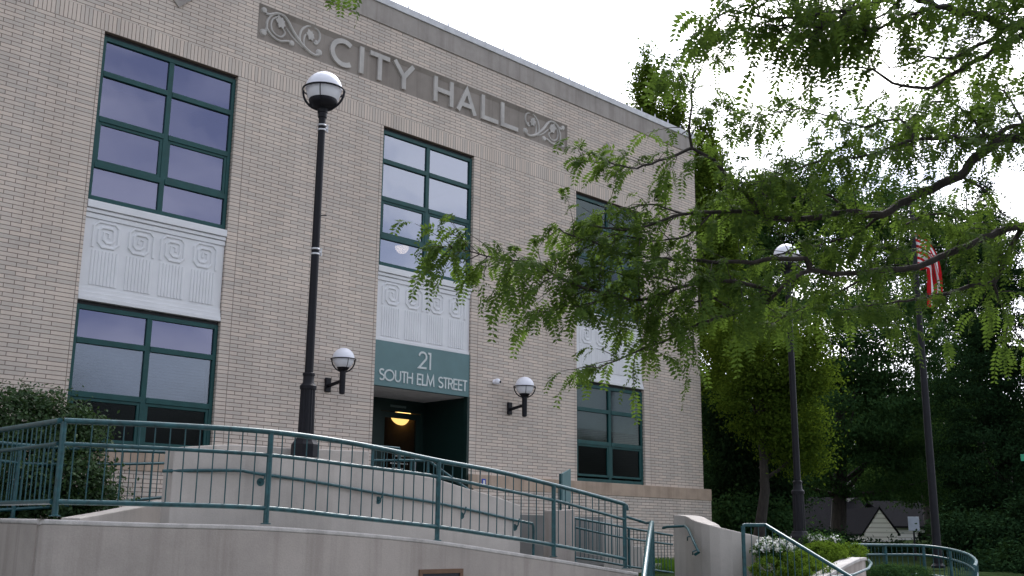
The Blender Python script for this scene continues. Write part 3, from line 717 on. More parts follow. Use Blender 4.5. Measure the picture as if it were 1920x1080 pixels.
for u, vf, vb, vm, vt in ((105, 968, 941, 832, 789), (300, 983, 945.5, 841, 797), (500, 983, 953, 853.5, 810), (660, 998, 970, 873, 832), (820, 1014, 988, 894, 864), (930, 1030, 1004.5, 916, 884), (1038, 1044, 1022, 938, 909.5), (1110, 1058, 1036, 957, 928), (1172, 1066, 1048, 974, 945)):
    R_[u] = row(u, vf, vb, vm, vt, dep(u))
gl_ = [R_[u] for u in (105, 300, 500, 660, 820, 930, 1038, 1110, 1172)]
guard('teal tubular guard rail sweeping along the curved front ramp wall', gl_, [R_[u] for u in (105, 500, 820, 1038, 1172)], bend_end=True, group='teal railings of the ramp and steps')
lr = [[c for c in R_[105]], row(0, 972, 943.5, 844, 804, 11.95), row(-160, 972, 945, 860, 828, 14.0)]; lr[0][0] -= .03; lr[0][1] += .03
guard('short end section of guard rail turning away left at the corner post', lr, [lr[2]], group='teal railings of the ramp and steps')
bk = [row(-90, 975, 960, 850, 822, 13.0), row(25, 972, 955, 868, 834, 13.4), row(170, 965, 945, 870.5, 843, 14.2), row(318, 941, 931, 868, 848, 15.4)]
guard('back railing half hidden by the dark shrub, ending at the inner wall', bk, [bk[1], bk[3]], .024, .02, .022, .028, .13, .007, group='teal railings of the ramp and steps')
# handrail on the inner wall
hw = thing('wall_handrail', 'teal handrail bracketed to the inner ramp wall with looped end', 'railing', W(700, 930, 14.5), 'handrails fixed to walls')
hp = [Wc(u, v, depi(u)-.10) for u, v in ((305, 883), (440, 882), (480, 887.5), (600, 905), (707, 924.5), (813, 942), (900, 960), (970, 976), (998, 981.5))]
q = spline(hp, .1); e = Vector(q[-1]); q = [tuple(a) for a in q]+[tuple(e+Vector((.07, .05, -.03))), tuple(e+Vector((.10, .07, -.10))), tuple(e+Vector((.105, .075, -.50)))]
m = MB(); m.tube(q, .021, 10); m.build('rail', M_RAIL, hw, smooth=True)
for u, v in ((487, 904), (707, 938), (863, 967), (963, 989)):
    c = W(u, v, depi(u)-.045); r_ = W(u+11, v-19+2, depi(u)-.10); nrm = Vector((-.2, -1, 0)).normalized()
    m = MB(); m.tube([c, c+nrm*.03], .052, 14); m.tube([c+nrm*.02, c+nrm*.075+Vector((.0, 0, -.01)), c+nrm*.10+Vector((0.02, 0, .04)), r_], .010, 7); m.build('bracket', M_RAIL, hw, smooth=True)
# landing guard and its sloping hand rail
dl = 17.6
ld = [row(697, 905, 896, 863, 836, dl), row(747, 905, 897, 863, 840.5, dl+.35)]
t = guard('short flat guard rail on the landing in front of the green door', ld, [ld[0], ld[1]], .022, .018, .018, .026, .11, .006, group='teal railings of the ramp and steps')
sl = thing('step_handrail', 'sloping handrail dropping right from the landing across the doorway', 'railing', W(800, 880, dl), 'handrails of the entrance steps')
m = MB(); m.tube([W(747, 863, dl+.35), W(803, 863.5, dl+.6), W(850, 898, dl+.75), W(900, 934, dl+.9), W(960, 978, dl+1.1)], .024, 10); m.build('rail', M_RAIL, sl, smooth=True)
for u, v, vf, d in ((771, 863, 900, dl+.45), (803, 864, 905, dl+.6), (880, 920, 960, dl+.85)):
    p = W(u, v, d); m = MB(); m.tube([p, (p.x, p.y, z_at(p.x, p.y, vf))], .022, 8); m.build('post', M_RAIL, sl)
m = MB(); m.tube([W(804, 895, dl), W(804.5, 906, dl), W(808, 912, dl), W(815, 914, dl)], .010, 6); m.build('end_loop', M_BLACK, sl)
# far railing before the plinth
fa = [row(1058, 1050, 1043, 984, 968, 18.6), row(1120, 1056, 1051, 998, 979, 19.3), row(1180, 1066, 1062, 1010, 990, 20.1), row(1262, 1078, 1074, 1021, 1004, 21.3)]
guard('far teal railing with close balusters against the brick plinth', fa, [row(1077, 1053, 1045, 988, 972, 18.8), fa[2]], .022, .02, .02, .028, .125, .0065, group='teal railings of the ramp and steps')
up = [W(1050.5, 888, 18.4), W(1051, 968, 18.4), W(1053, 983, 18.4), W(1060, 987, 18.5)]
m = MB(); m.tube(up, .022, 8); tag(m.build('bent_rail_post', M_RAIL, smooth=True), 'thin teal post bending into a rail beside the pier', 'post')
m = MB(); m.tube([W(1172, 968, 17.4), W(1200, 977, 17.7), W(1212, 981, 17.4), W(1222, 979, 16.9)], .022, 8)
tag(m.build('linking_handrail', M_RAIL, smooth=True), 'short bent handrail linking the far railing to the end-on stair rail', 'railing')
# green metal panel standing on edge
gp = thing('green_metal_panel', 'upright dark green metal sign panel seen edge-on beside the right lower window', 'sign', W(1060, 943, 19.5))
a, b = W(1052, 943, 19.3), W(1067.5, 941, 20.3); at, bt_ = z_at(a.x, a.y, 888), z_at(b.x, b.y, 879)
m = MB(); d = Vector((b.y-a.y, a.x-b.x, 0)).normalized()*.03
m.add([a, b, (b.x, b.y, bt_), (a.x, a.y, at), a+d, b+d, (b.x+d.x, b.y+d.y, bt_), (a.x+d.x, a.y+d.y, at)], [(0, 1, 2, 3), (7, 6, 5, 4), (0, 4, 5, 1), (1, 5, 6, 2), (2, 6, 7, 3), (3, 7, 4, 0)]); m.build('panel', M_GREEN, gp)
m = MB(); m.tube([(b.x, b.y, .9), (b.x, b.y, bt_-.05)], .02, 8); m.build('post', M_RAIL, gp)
# end-on stair rail and the right stair rail
er = thing('stair_rail', 'stair rail seen almost end-on, descending towards the viewer at the ramp end', 'railing', W(1222, 1000, 17), 'rails of the front steps')
ep = [W(1222, 980, 16.9), W(1220.5, 985, 16.4), W(1216, 1012, 15.4), W(1208, 1074, 14.0), W(1204, 1110, 13.5)]
m = MB(); m.tube(ep, .036, 12); m.build('top_rail', M_RAIL, er, smooth=True)
m = MB(); m.tube([(p.x, p.y, p.z-.78) for p in ep[1:]], .022, 8); m.build('bottom_rail', M_RAIL, er, smooth=True)
for p in (ep[0], ep[3]):
    m = MB(); m.tube([p, (p.x, p.y, p.z-1.0)], .036, 10); m.build('post', M_RAIL, er, smooth=True)
for k in range(18):
    f_ = (k+.6)/18; i = min(3, int(f_*4)); p = ep[i].lerp(ep[i+1], f_*4-i); baluster(er, p, p.z-.78, p.z, .009)
rr = thing('stair_rail', 'stair rail with level top then slope, in front of the white flowers', 'railing', W(1393, 1060, 16), 'rails of the front steps')
tp = [W(1393, 986, 15.9), W(1396, 984.5, 15.9), W(1436, 984.5, 16.0), W(1515, 1033, 15.2), W(1592, 1080, 14.5), W(1640, 1110, 14.1)]
m = MB(); m.tube(tp, .027, 10); m.build('top_rail', M_RAIL, rr, smooth=True)
for p, l in ((tp[0], 1.0), (tp[4], 1.0)):
    m = MB(); m.tube([p, (p.x, p.y, p.z-l)], .03, 10); m.build('post', M_RAIL, rr, smooth=True)
m = MB(); m.tube([(p.x, p.y, p.z-.82) for p in tp[1:]], .022, 8); m.build('bottom_rail', M_RAIL, rr, smooth=True)
for k in range(17):
    u = 1408+k*13.5; uu = [1393, 1436, 1515, 1592, 1640]; zz_ = [tp[0], tp[2], tp[3], tp[4], tp[5]]
    i = max(j for j in range(4) if uu[j] <= u); p = zz_[i].lerp(zz_[i+1], (u-uu[i])/(uu[i+1]-uu[i])); baluster(rr, p, p.z-.82, p.z, .0055)
wh = thing('wall_handrail', 'dark bent handrail on the face of the wing wall', 'railing', W(1285, 987, 17.9), 'handrails fixed to walls')
m = MB(); m.tube([W(1243, 990, 18.3), W(1250, 988, 18.2), W(1284, 986.5, 17.95), W(1290, 992, 17.6), W(1301, 1016, 17.2), W(1310, 1036, 16.9), W(1303, 1040, 16.95)], .022, 8); m.build('rail', M_RAIL, wh, smooth=True)
for u, v, d in ((1289, 1013, 17.5), (1299, 1040, 17.1)):
    m = MB(); m.tube([W(u, v, d), W(u, v-6, d-.05), W(u+9, v-9, d-.05)], .012, 6); m.build('bracket', M_RAIL, wh)
# curved railing round the far lawn at right
cr = [row(1600, 1080, 1075, 1040, 1021, 19.5), row(1663, 1080, 1076, 1040, 1022, 20.2), row(1735, 1082, 1078, 1041, 1023.5, 20.4), row(1785, 1088, 1084, 1049, 1030, 19.9), row(1818, 1096, 1092, 1060, 1039, 19.0), row(1834, 1110, 1104, 1074, 1051, 17.9), row(1832, 1130, 1122, 1090, 1062, 16.9)]
guard('teal railing curving round the dark lawn edge at far right', cr, [cr[1], cr[2], cr[3], cr[5]], .026, .022, .022, .03, .12, .007, group='teal railings of the ramp and steps')

# vent grille at the plinth foot
v0, v1 = W(1120, 1046, 24.4), W(1187, 1048, 24.9)
x0, z0 = on_facade(1119, 1064, -.1); x1, z1 = on_facade(1187, 1047, -.1)
vg = thing('vent_grille', 'black slatted vent grille low on the brick plinth behind the railing', 'vent', (x0, -.1, z0))
m = MB(); m.box(x0, x1, -.118, -.101, z0, z1); m.build('backing', M_DARK, vg)
m = MB()
for k in range(7): m.box(x0+.02, x1-.02, -.14, -.1185, z0+.02+k*(z1-z0)/7, z0+.05+k*(z1-z0)/7)
m.build('slats', M_BLACK, vg)

# ------------------------------------------------------------------ foliage
def unit(v): return v/np.maximum(1e-9, np.linalg.norm(v, axis=-1, keepdims=True))
def leaf_quads(c, nrm, size, asp=.5):
    """kite leaves at c facing nrm"""
    n = len(c); t = unit(np.cross(nrm, rng.normal(size=(n, 3)))); b = np.cross(nrm, t)
    s = size[:, None]
    v = np.stack([c-t*s*.5, c+b*s*asp*.5-nrm*s*.06, c+t*s*.5-nrm*s*.12, c-b*s*asp*.5-nrm*s*.06], 1).reshape(-1, 3)
    return v, np.arange(n*4).reshape(-1, 4)
def crown(lobes, clumps, per, lsize, cr, up=.5, flat=.75, shell=.35):
    """lobes: (centre, rx, ry, rz) ; leaves gathered in clumps through the outer volume"""
    vol = np.array([l[1]*l[3] for l in lobes]); vol = vol/vol.sum(); V = []
    for l, wgt in zip(lobes, vol):
        k = max(3, int(clumps*wgt)); d = unit(rng.normal(size=(k, 3))); rad = rng.uniform(shell, 1., size=(k, 1))**.5
        cc = np.array(l[0])+d*rad*np.array([l[1], l[2], l[3]])
        cs = cr*rng.uniform(.6, 1.4, size=(k, 1, 1))
        off = rng.normal(size=(k, per, 3))*cs*np.array([1, 1, flat])*.55
        P = (cc[:, None]+off).reshape(-1, 3)
        nr = unit(np.repeat(d, per, 0)*.7+np.array([0, 0, up])+rng.normal(size=P.shape)*.6)
        V.append((P, nr))
    P = np.concatenate([a for a, b in V]); nr = np.concatenate([b for a, b in V])
    return leaf_quads(P, nr, lsize*rng.uniform(.6, 1.35, size=len(P)), .55)
def px_lobe(u, v, d, ru, rv, k=.9):
    c = W(u, v, d); s = d/FPX; return ((c.x, c.y, c.z), ru*s*k, ru*s*k, rv*s*k)
def tree(name, label, base, trunk_r, lobes, clumps, per, ls, cr, mat, cat='tree', group=None, limbs=True, up=.5, flat=.75):
    t = thing(name, label, cat, base, group)
    top = max(l[0][2] for l in lobes); cx = np.mean([l[0][0] for l in lobes]); cy = np.mean([l[0][1] for l in lobes])
    B = Vector(base); T = Vector((cx*.5+B.x*.5, cy*.5+B.y*.5, top))
    m = MB(); pts = [B-Vector((0, 0, .3)), B+Vector((0, 0, .5)), B.lerp(T, .35)+Vector((random.uniform(-.2, .2), random.uniform(-.2, .2), 0)), B.lerp(T, .7), T]
    m.tube(pts, [trunk_r*1.35, trunk_r, trunk_r*.8, trunk_r*.5, trunk_r*.12], 10); m.build('trunk', M_BARK2, t, smooth=True)
    if limbs:
        for l in lobes:
            c = Vector(l[0]); z = max(B.z+.25*(top-B.z), c.z-l[3]*1.3); f = min(.95, max(.1, (z-B.z)/(T.z-B.z))); s = B.lerp(T, f)
            m = MB(); mid = s.lerp(c, .5)+Vector((0, 0, -.05*(c-s).length)); m.tube([s, mid, c], [trunk_r*.4, trunk_r*.26, trunk_r*.08], 6); m.build('limb', M_BARK2, t, smooth=True)
    v, f = crown(lobes, clumps, per, ls, cr, up, flat); numesh('crown', v, f, [mat], t)
    return t
LM_BRIGHT = leafmat('bright_green_leaf', (.032, .066, .010), (.075, .118, .018), .28, (.14, .21, .02))
LM_MID = leafmat('mid_green_leaf', (.024, .058, .020), (.052, .100, .028), .22, (.09, .17, .035))
LM_DARK = leafmat('dark_green_leaf', (.015, .041, .017), (.040, .086, .031), .2, (.08, .15, .035))
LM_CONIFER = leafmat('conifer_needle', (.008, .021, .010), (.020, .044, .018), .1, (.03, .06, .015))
LM_SHRUB = leafmat('shrub_leaf', (.018, .045, .018), (.052, .098, .035), .2, (.10, .18, .04), .5, spec=.25)
LM_HEDGE = leafmat('box_hedge_leaf', (.06, .115, .014), (.12, .19, .028), .25, (.20, .30, .03))
LM_LOCUST = leafmat('locust_leaflet', (.030, .062, .016), (.066, .112, .024), .34, (.13, .21, .03), .75, (.11, .12, .02), spec=.06)

def gz(u, d): p = W(u, 1011, d); return Vector((p.x, p.y, hgt(p.x, p.y)))
tree('columnar_tree', 'tall bright green columnar tree with pointed tips behind the building corner', gz(1290, 34), .22,
     [px_lobe(1213, 120, 34, 9, 42), px_lobe(1198, 170, 34, 8, 50), px_lobe(1213, 185, 34, 17, 75), px_lobe(1225, 265, 34, 32, 95), px_lobe(1263, 225, 34.5, 20, 100), px_lobe(1270, 330, 34.5, 30, 110), px_lobe(1325, 270, 33.5, 20, 75), px_lobe(1300, 330, 34, 38, 90), px_lobe(1300, 440, 34, 52, 140), px_lobe(1340, 540, 34, 48, 150), px_lobe(1342, 350, 34.5, 26, 100), px_lobe(1352, 450, 34.5, 36, 110), px_lobe(1270, 560, 35, 60, 150), px_lobe(1345, 720, 34, 50, 150)],
     1750, 60, .105, .28, LM_BRIGHT, limbs=False, flat=1.3)
tree('broadleaf_tree', 'yellow-green rounded tree beyond the right edge of the building', gz(1420, 28), .16,
     [px_lobe(1385, 680, 30, 62, 105), px_lobe(1450, 660, 28.4, 80, 100), px_lobe(1515, 690, 28, 50, 90), px_lobe(1480, 790, 28.3, 70, 75), px_lobe(1500, 845, 28.3, 48, 50), px_lobe(1420, 760, 28.6, 70, 70)],
     520, 110, .085, .40, LM_BRIGHT, flat=.6)
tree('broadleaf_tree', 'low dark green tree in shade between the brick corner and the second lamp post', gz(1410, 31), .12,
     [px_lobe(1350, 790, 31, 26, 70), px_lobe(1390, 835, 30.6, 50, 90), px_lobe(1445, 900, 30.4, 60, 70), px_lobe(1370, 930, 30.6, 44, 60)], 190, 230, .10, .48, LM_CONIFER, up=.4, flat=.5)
tree('broadleaf_tree', 'big dark green shade tree with thick trunk in front of the grey house', gz(1572, 40), .30,
     [px_lobe(1560, 640, 40, 110, 110), px_lobe(1660, 640, 41, 110, 120), px_lobe(1600, 770, 39.5, 130, 90), px_lobe(1700, 790, 40, 110, 100), px_lobe(1510, 830, 39.5, 80, 70), px_lobe(1620, 880, 40, 130, 60), px_lobe(1740, 900, 41, 80, 60), px_lobe(1500, 905, 40, 60, 40)],
     640, 130, .115, .60, LM_DARK, flat=.45)
tree('broadleaf_tree', 'mid green tree crown behind the leafy branches, left of the flag', gz(1450, 47), .28,
     [px_lobe(1390, 440, 47, 70, 110), px_lobe(1400, 370, 47, 50, 60), px_lobe(1500, 345, 47.5, 60, 60), px_lobe(1470, 400, 47.5, 85, 100), px_lobe(1550, 420, 47, 80, 110), px_lobe(1480, 530, 46, 100, 90), px_lobe(1400, 580, 46, 80, 110)],
     620, 120, .13, .66, LM_MID, flat=.5)
tree('broadleaf_tree', 'mid green tree rising behind the hanging flag', gz(1748, 50), .30,
     [px_lobe(1630, 400, 50, 80, 90), px_lobe(1700, 430, 51, 90, 110), px_lobe(1770, 450, 50, 80, 100), px_lobe(1690, 540, 49, 120, 90), px_lobe(1790, 570, 50, 90, 80)],
     440, 120, .14, .7, LM_MID, flat=.5)
tree('conifer_tree', 'dark conifer mass filling the right edge behind the flagpole', gz(1890, 36), .28,
     [px_lobe(1850, 480, 36, 70, 100), px_lobe(1890, 600, 36, 100, 110), px_lobe(1840, 720, 36, 90, 110), px_lobe(1930, 760, 36, 100, 130), px_lobe(1850, 860, 35.5, 100, 110), px_lobe(1930, 960, 35.5, 120, 90), px_lobe(1830, 970, 36, 80, 60)],
     760, 110, .10, .46, LM_CONIFER, up=.1, flat=.4)
tree('conifer_tree', 'narrow spruce tip poking into the pale sky at right', gz(1842, 44), .2,
     [px_lobe(1843, 345, 44, 12, 26), px_lobe(1843, 385, 44, 26, 40), px_lobe(1843, 440, 44, 40, 60), px_lobe(1845, 560, 44, 60, 120)],
     260, 64, .11, .32, LM_CONIFER, limbs=False, up=.1)
tree('broadleaf_tree', 'pale green small tree under the right conifer by the street edge', gz(1800, 44), .14,
     [px_lobe(1790, 700, 44, 70, 90), px_lobe(1760, 810, 44, 60, 80), px_lobe(1800, 900, 44, 70, 70)], 420, 60, .12, .45, LM_MID)
# understorey and far wood
def bush(name, label, lobes, clumps, per, ls, cr, mat, cat='shrub', base=None, group=None, stem=True, up=.5, shell=.35):
    B = base or Vector((lobes[0][0][0], lobes[0][0][1], hgt(lobes[0][0][0], lobes[0][0][1])))
    t = thing(name, label, cat, B, group); v, f = crown(lobes, clumps, per, ls, cr, up, .75, shell); numesh('foliage', v, f, [mat], t)
    if stem:
        m = MB()
        for l in lobes: m.tube([B, B.lerp(Vector(l[0]), .6)+Vector((.05, 0, -.1)), Vector(l[0])], [.03, .02, .006], 5)
        m.build('stems', M_BARK2, t)
    return t
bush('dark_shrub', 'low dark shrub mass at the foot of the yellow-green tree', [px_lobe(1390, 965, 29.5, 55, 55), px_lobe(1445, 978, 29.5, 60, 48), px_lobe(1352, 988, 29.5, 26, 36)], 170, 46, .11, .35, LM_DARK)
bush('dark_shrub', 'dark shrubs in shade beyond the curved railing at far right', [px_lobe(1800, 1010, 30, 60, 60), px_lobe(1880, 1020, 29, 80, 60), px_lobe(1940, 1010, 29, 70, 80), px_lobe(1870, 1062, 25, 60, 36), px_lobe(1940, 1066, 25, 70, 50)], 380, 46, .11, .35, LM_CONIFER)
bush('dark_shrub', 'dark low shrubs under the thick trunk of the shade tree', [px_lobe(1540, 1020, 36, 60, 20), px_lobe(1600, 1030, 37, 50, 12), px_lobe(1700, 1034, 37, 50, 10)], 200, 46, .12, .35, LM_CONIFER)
fl = []
for k in range(34):
    u = 1180+k*38; d = 74+random.uniform(-6, 8); h_ = random.uniform(230, 330) if u < 1830 else random.uniform(180, 250)
    fl.append(px_lobe(u, 1000-h_*.5, d, 60, h_*.62))
v, f = crown(fl, 3000, 50, .40, 1.1, .4); o = numesh('distant_trees', v, f, [LM_DARK]); tag(o, 'distant dark tree line closing the view behind the trees', 'trees', None, 'stuff')

fl = []
for k in range(16):
    x = -14+k*5.6+random.uniform(-1.6, 1.6); h_ = random.uniform(6., 14.5); fl.append(((x, -44+random.uniform(-3, 3), h_*.55), 2.8, 2.4, h_*.5))
v, f = crown(fl, 800, 50, .36, .9, .4); o = numesh('street_trees', v, f, [LM_MID]); tag(o, 'trees across the street, mirrored in the lower windows', 'trees', None, 'stuff')
# left shrub by the window
bush('broadleaf_shrub', 'large dark glossy shrub at left in front of the lower window',
     [px_lobe(20, 790, 14.3, 85, 75), px_lobe(95, 800, 14.4, 70, 75), px_lobe(40, 880, 14.2, 110, 90), px_lobe(140, 890, 14.3, 70, 85), px_lobe(-70, 830, 14.4, 90, 120), px_lobe(165, 810, 14.5, 34, 50), px_lobe(185, 925, 14.2, 40, 55), px_lobe(-20, 960, 14.3, 90, 60), px_lobe(90, 955, 14.2, 90, 55)],
     1200, 40, .058, .16, LM_SHRUB, base=Vector((W(60, 900, 14.3).x, W(60, 900, 14.3).y, 1.0)))

# hedge, flowers and curved planter at right
bush('box_hedge', 'clipped green box hedge spilling over the curved planter edge', [px_lobe(1440, 1068, 16.5, 34, 24), px_lobe(1490, 1056, 16.8, 42, 26), px_lobe(1545, 1040, 17.4, 46, 26), px_lobe(1590, 1038, 18.2, 38, 22), px_lobe(1520, 1074, 16.7, 60, 26)], 900, 46, .026, .05, LM_HEDGE, 'hedge', stem=False, shell=.8)
bush('box_hedge', 'low dark green hedge inside the curved railing', [px_lobe(1665, 1082, 19.3, 42, 24), px_lobe(1710, 1083, 19.6, 40, 24)], 500, 42, .03, .06, LM_DARK, 'hedge', stem=False, shell=.8)
M_PETAL = paint('white_petal', (.80, .80, .76), .7, 0, .06, 30.)
def flowers(label, lobes, n):
    t = bush('white_flowers', label, lobes, 90, 30, .05, .10, LM_MID, 'flowers', stem=False)
    P = []
    for l in lobes:
        d = unit(rng.normal(size=(n, 3))); d[:, 2] = np.abs(d[:, 2])*.9
        d -= np.array([FWD.x, FWD.y, 0])*.35; P.append(np.array(l[0])+unit(d)*np.array([l[1], l[2], l[3]])*rng.uniform(.85, 1.12, size=(n, 1)))
    P = np.concatenate(P); k = len(P); per = 22
    c = (P[:, None]+rng.normal(size=(k, per, 3))*.022).reshape(-1, 3); nr = unit(rng.normal(size=c.shape)+np.array([-.3, -.5, .8]))
    v, f = leaf_quads(c, nr, np.full(len(c), .036)*rng.uniform(.7, 1.3, len(c)), .9); numesh('blossoms', v, f, [M_PETAL], t)
flowers('white flowering plant cluster left of the second lamp post base', [px_lobe(1440, 1034, 16.8, 26, 22), px_lobe(1474, 1034, 17.0, 24, 20), px_lobe(1452, 1022, 17.1, 28, 12)], 26)
flowers('white flowering plant cluster right of the second lamp post base', [px_lobe(1528, 1014, 17.9, 16, 10), px_lobe(1556, 1016, 18.0, 20, 8)], 26)
cw = [Wc(1520, 1092, 15.9), Wc(1560, 1072, 16.3), Wc(1595, 1053, 16.8), Wc(1612, 1046, 17.3), Wc(1622, 1045, 18.0)]
cwt = thing('planter_wall', 'curved pale stone planter edge below the clipped hedge', 'wall', cw[2])
strip_wall([(x, y, z-.05) for x, y, z in cw], .1, .22).build('wall_body', M_WALL, cwt)
cap_strip([(x+.02, y-.02, z) for x, y, z in cw], .27, .05).build('stone_cap', M_CAP, cwt, bevel=.01)
m = MB(); m.tube([W(1560, 1082, 15.6), W(1600, 1078, 15.8), W(1628, 1066, 16.3), W(1634, 1056, 16.8), W(1628, 1050, 17.4)], .02, 8)
tag(m.build('curved_handrail', M_RAIL, smooth=True), 'curved handrail hugging the pale stone planter edge', 'railing')
# grass by the plinth
c = []
for k in range(5200):
    p = W(random.uniform(1190, 1300), 1060, 1); d = (p-CAM); s = random.uniform(21.5, 25.5); q = CAM+d*s; c.append((q.x, q.y, hgt(q.x, q.y)))
c = np.array(c); hh = rng.uniform(.10, .26, size=len(c)); lean = rng.normal(size=(len(c), 2))*.05; sd = unit(rng.normal(size=(len(c), 3))*np.array([1, 1, 0]))*.008
v = np.stack([c-sd, c+sd, c+np.column_stack([lean, hh])+sd*.2, c+np.column_stack([lean, hh])-sd*.2], 1).reshape(-1, 3)
tag(numesh('grass', v, np.arange(len(v)).reshape(-1, 4), [M_GRASS]), 'bright green grass strip at the foot of the brick plinth', 'grass', None, 'stuff')

# ------------------------------------------------------------------ flagpole, flag, far things
fb = W(1757, 1030, 25.5); zf = z_at(fb.x, fb.y, 380)
fp = thing('flagpole', 'tall dark metal flagpole rising through the trees at right', 'flagpole', (fb.x, fb.y, 1.0))
m = MB(); m.tube([(fb.x, fb.y, 1.0), (fb.x, fb.y, 4.5), (fb.x, fb.y, zf)], [.10, .085, .045], 16); m.build('pole', paint('dark_bronze_pole', (.022, .022, .027), .6, .0, spec=.15), fp, smooth=True)
m = MB(); m.lathe([(.16, 0), (.16, .05), (.11, .1)], (fb.x, fb.y, 1.0), 16); m.build('base_flange', M_BLACK, fp)
m = MB(); m.lathe([(.07*math.cos(a)+1e-3, .07*math.sin(a)) for a in np.linspace(-PI/2, PI/2, 8)], (fb.x, fb.y, zf+.06), 12); m.build('finial', M_SILVER, fp, smooth=True)
FR, FW_ = paint('flag_red', (.50, .018, .025), .8), paint('flag_white', (.70, .69, .70), .8)
za = z_at(fb.x, fb.y, 436); hoist = 1.0; fly = 1.75; ns, nt_ = 26, 30; rt2 = Vector((RGT.x, RGT.y, 0)).normalized(); fw2 = Vector((FWD.x, FWD.y, 0)).normalized()
m = MB(); vs = []
for i in range(ns+1):
    for j in range(nt_+1):
        s, t = i/ns, j/nt_
        e = 1-math.exp(-5*t)
        x = .05+e*(.20+.40*(1-s)+.06*math.sin(14*s+3*t))
        z = za-hoist*s*(1-.75*min(1, 2.2*t))-fly*.98*t**1.1
        p = Vector((fb.x, fb.y, z))+rt2*x+fw2*(.12*math.sin(11*s+1.)*e)
        vs.append(p)
fs = []; ms = []
for i in range(ns):
    for j in range(nt_):
        fs.append((i*(nt_+1)+j, i*(nt_+1)+j+1, (i+1)*(nt_+1)+j+1, (i+1)*(nt_+1)+j)); k = int(i/2)
        ms.append(0 if k % 2 == 0 else 1)
m.add(vs, fs); m.m = ms
o = m.build('flag', [FR, FW_], smooth=True); tag(o, 'limp red and white striped flag hanging behind the branches', 'flag')
md = o.modifiers.new('cloth', 'SOLIDIFY'); md.thickness = .004

def roof_gable(mb, a, b, width, ze, zr, mi=0, over=.3):
    """gable roof along a-b (ridge direction), eaves ze, ridge zr"""
    d = (b-a).normalized(); n = Vector((-d.y, d.x, 0))*(width/2+over); A = a-d*over; B = b+d*over
    for s in (1, -1):
        e0, e1 = A+n*s, B+n*s; th = Vector((0, 0, .08))
        q = [Vector((e0.x, e0.y, ze)), Vector((e1.x, e1.y, ze)), Vector((B.x, B.y, zr)), Vector((A.x, A.y, zr))]
        mb.add(q+[p+th for p in q], [(0, 1, 2, 3), (7, 6, 5, 4), (0, 4, 5, 1), (1, 5, 6, 2), (2, 6, 7, 3), (3, 7, 4, 0)], mi)
M_SHINGLE = paint('grey_shingle', (.016, .016, .018), .9, 0, .25, 12.); M_SIDING, nt_s, b_s = newmat('cream_siding')
wv = N(nt_s, 'ShaderNodeTexWave', wave_type='BANDS', bands_direction='Z'); wv.inputs['Scale'].default_value = 1.6; wv.inputs['Distortion'].default_value = 0
tcs = N(nt_s, 'ShaderNodeTexCoord'); L(nt_s, tcs.outputs['Object'], wv.inputs['Vector'])
L(nt_s, ramp(nt_s, wv.outputs['Fac'], [(.05, (.62, .60, .54)), (.3, (.92, .90, .84))]), b_s.inputs['Base Color'])
def block(mb, a, b, depth_, z0, z1, mi=0):
    d = (b-a).normalized(); n = Vector((-d.y, d.x, 0))*depth_; q = [a, b, b+n, a+n]
    v = [(p.x, p.y, z0) for p in q]+[(p.x, p.y, z1) for p in q]
    mb.add(v, [(0, 3, 2, 1), (4, 5, 6, 7), (0, 1, 5, 4), (1, 2, 6, 5), (2, 3, 7, 6), (3, 0, 4, 7)], mi)
D = 46
h1 = thing('house', 'low house with grey shingle roof behind the thick tree trunk', 'house', W(1560, 1008, D+3))
a, b = W(1505, 1015, D+3), W(1640, 1015, D+3); a.z = b.z = 0; ze = W(1560, 998, D+3).z; zr = W(1560, 930, D+3).z
m = MB(); block(m, a, b, 6, 1., ze+.1); m.build('wall', paint('dark_siding', (.10, .095, .09), .9), h1)
m = MB(); mid = (b-a).normalized(); n_ = Vector((-mid.y, mid.x, 0))*3; roof_gable(m, a+n_, b+n_, 6, ze, zr); rf_ = m.build('roof', M_SHINGLE, h1)
m = MB(); c_ = a.lerp(b, .9)+n_; m.box(c_.x-.35, c_.x+.35, c_.y-.35, c_.y+.35, zr-.6, zr+.9); m.build('chimney', paint('chimney', (.3, .29, .28), .9), rf_)
for f_ in (.25, .7):
    c_ = a.lerp(b, f_)-n_*.012; q = MB(); block(q, c_, c_+mid*1.0, -.04, 1.9, ze-.15); q.build('window', M_GL_DARK, h1)
h2 = thing('house', 'cream gabled garage with dark door opening beside the flagpole', 'house', W(1653, 1015, D))
a, b = W(1622, 1015, D), W(1684, 1017, D); a.z = b.z = 0; ze = W(1650, 1000, D).z; zr = W(1650, 953, D).z; mid = (b-a).normalized(); n_ = Vector((-mid.y, mid.x, 0))
m = MB(); block(m, a, a+mid*.42, 5, .9, ze); block(m, b-mid*.42, b, 5, .9, ze); block(m, a+mid*.42, b-mid*.42, 5, ze-.35, ze)
ce = (a+b)/2; 
m.add([(a.x, a.y, ze+.002), (b.x, b.y, ze+.002), (ce.x, ce.y, zr-.05), (a.x+n_.x*.2, a.y+n_.y*.2, ze+.002), (b.x+n_.x*.2, b.y+n_.y*.2, ze+.002), (ce.x+n_.x*.2, ce.y+n_.y*.2, zr-.05)], [(0, 1, 2), (5, 4, 3), (0, 3, 4, 1), (1, 4, 5, 2), (2, 5, 3, 0)])
m.build('wall', M_SIDING, h2)
m = MB(); roof_gable(m, ce+n_*.1, ce+n_*5, (b-a).length, ze-.1, zr, 0, .12); m.build('roof', M_SHINGLE, h2)
q = MB(); block(q, a+mid*.45+n_*.3, b-mid*.45+n_*.3, .06, .9, ze-.36); q.build('door', M_DARK, h2)
h3 = thing('house', 'cream sided house wing with dark roof right of the garage gable', 'house', W(1715, 1010, D+4))
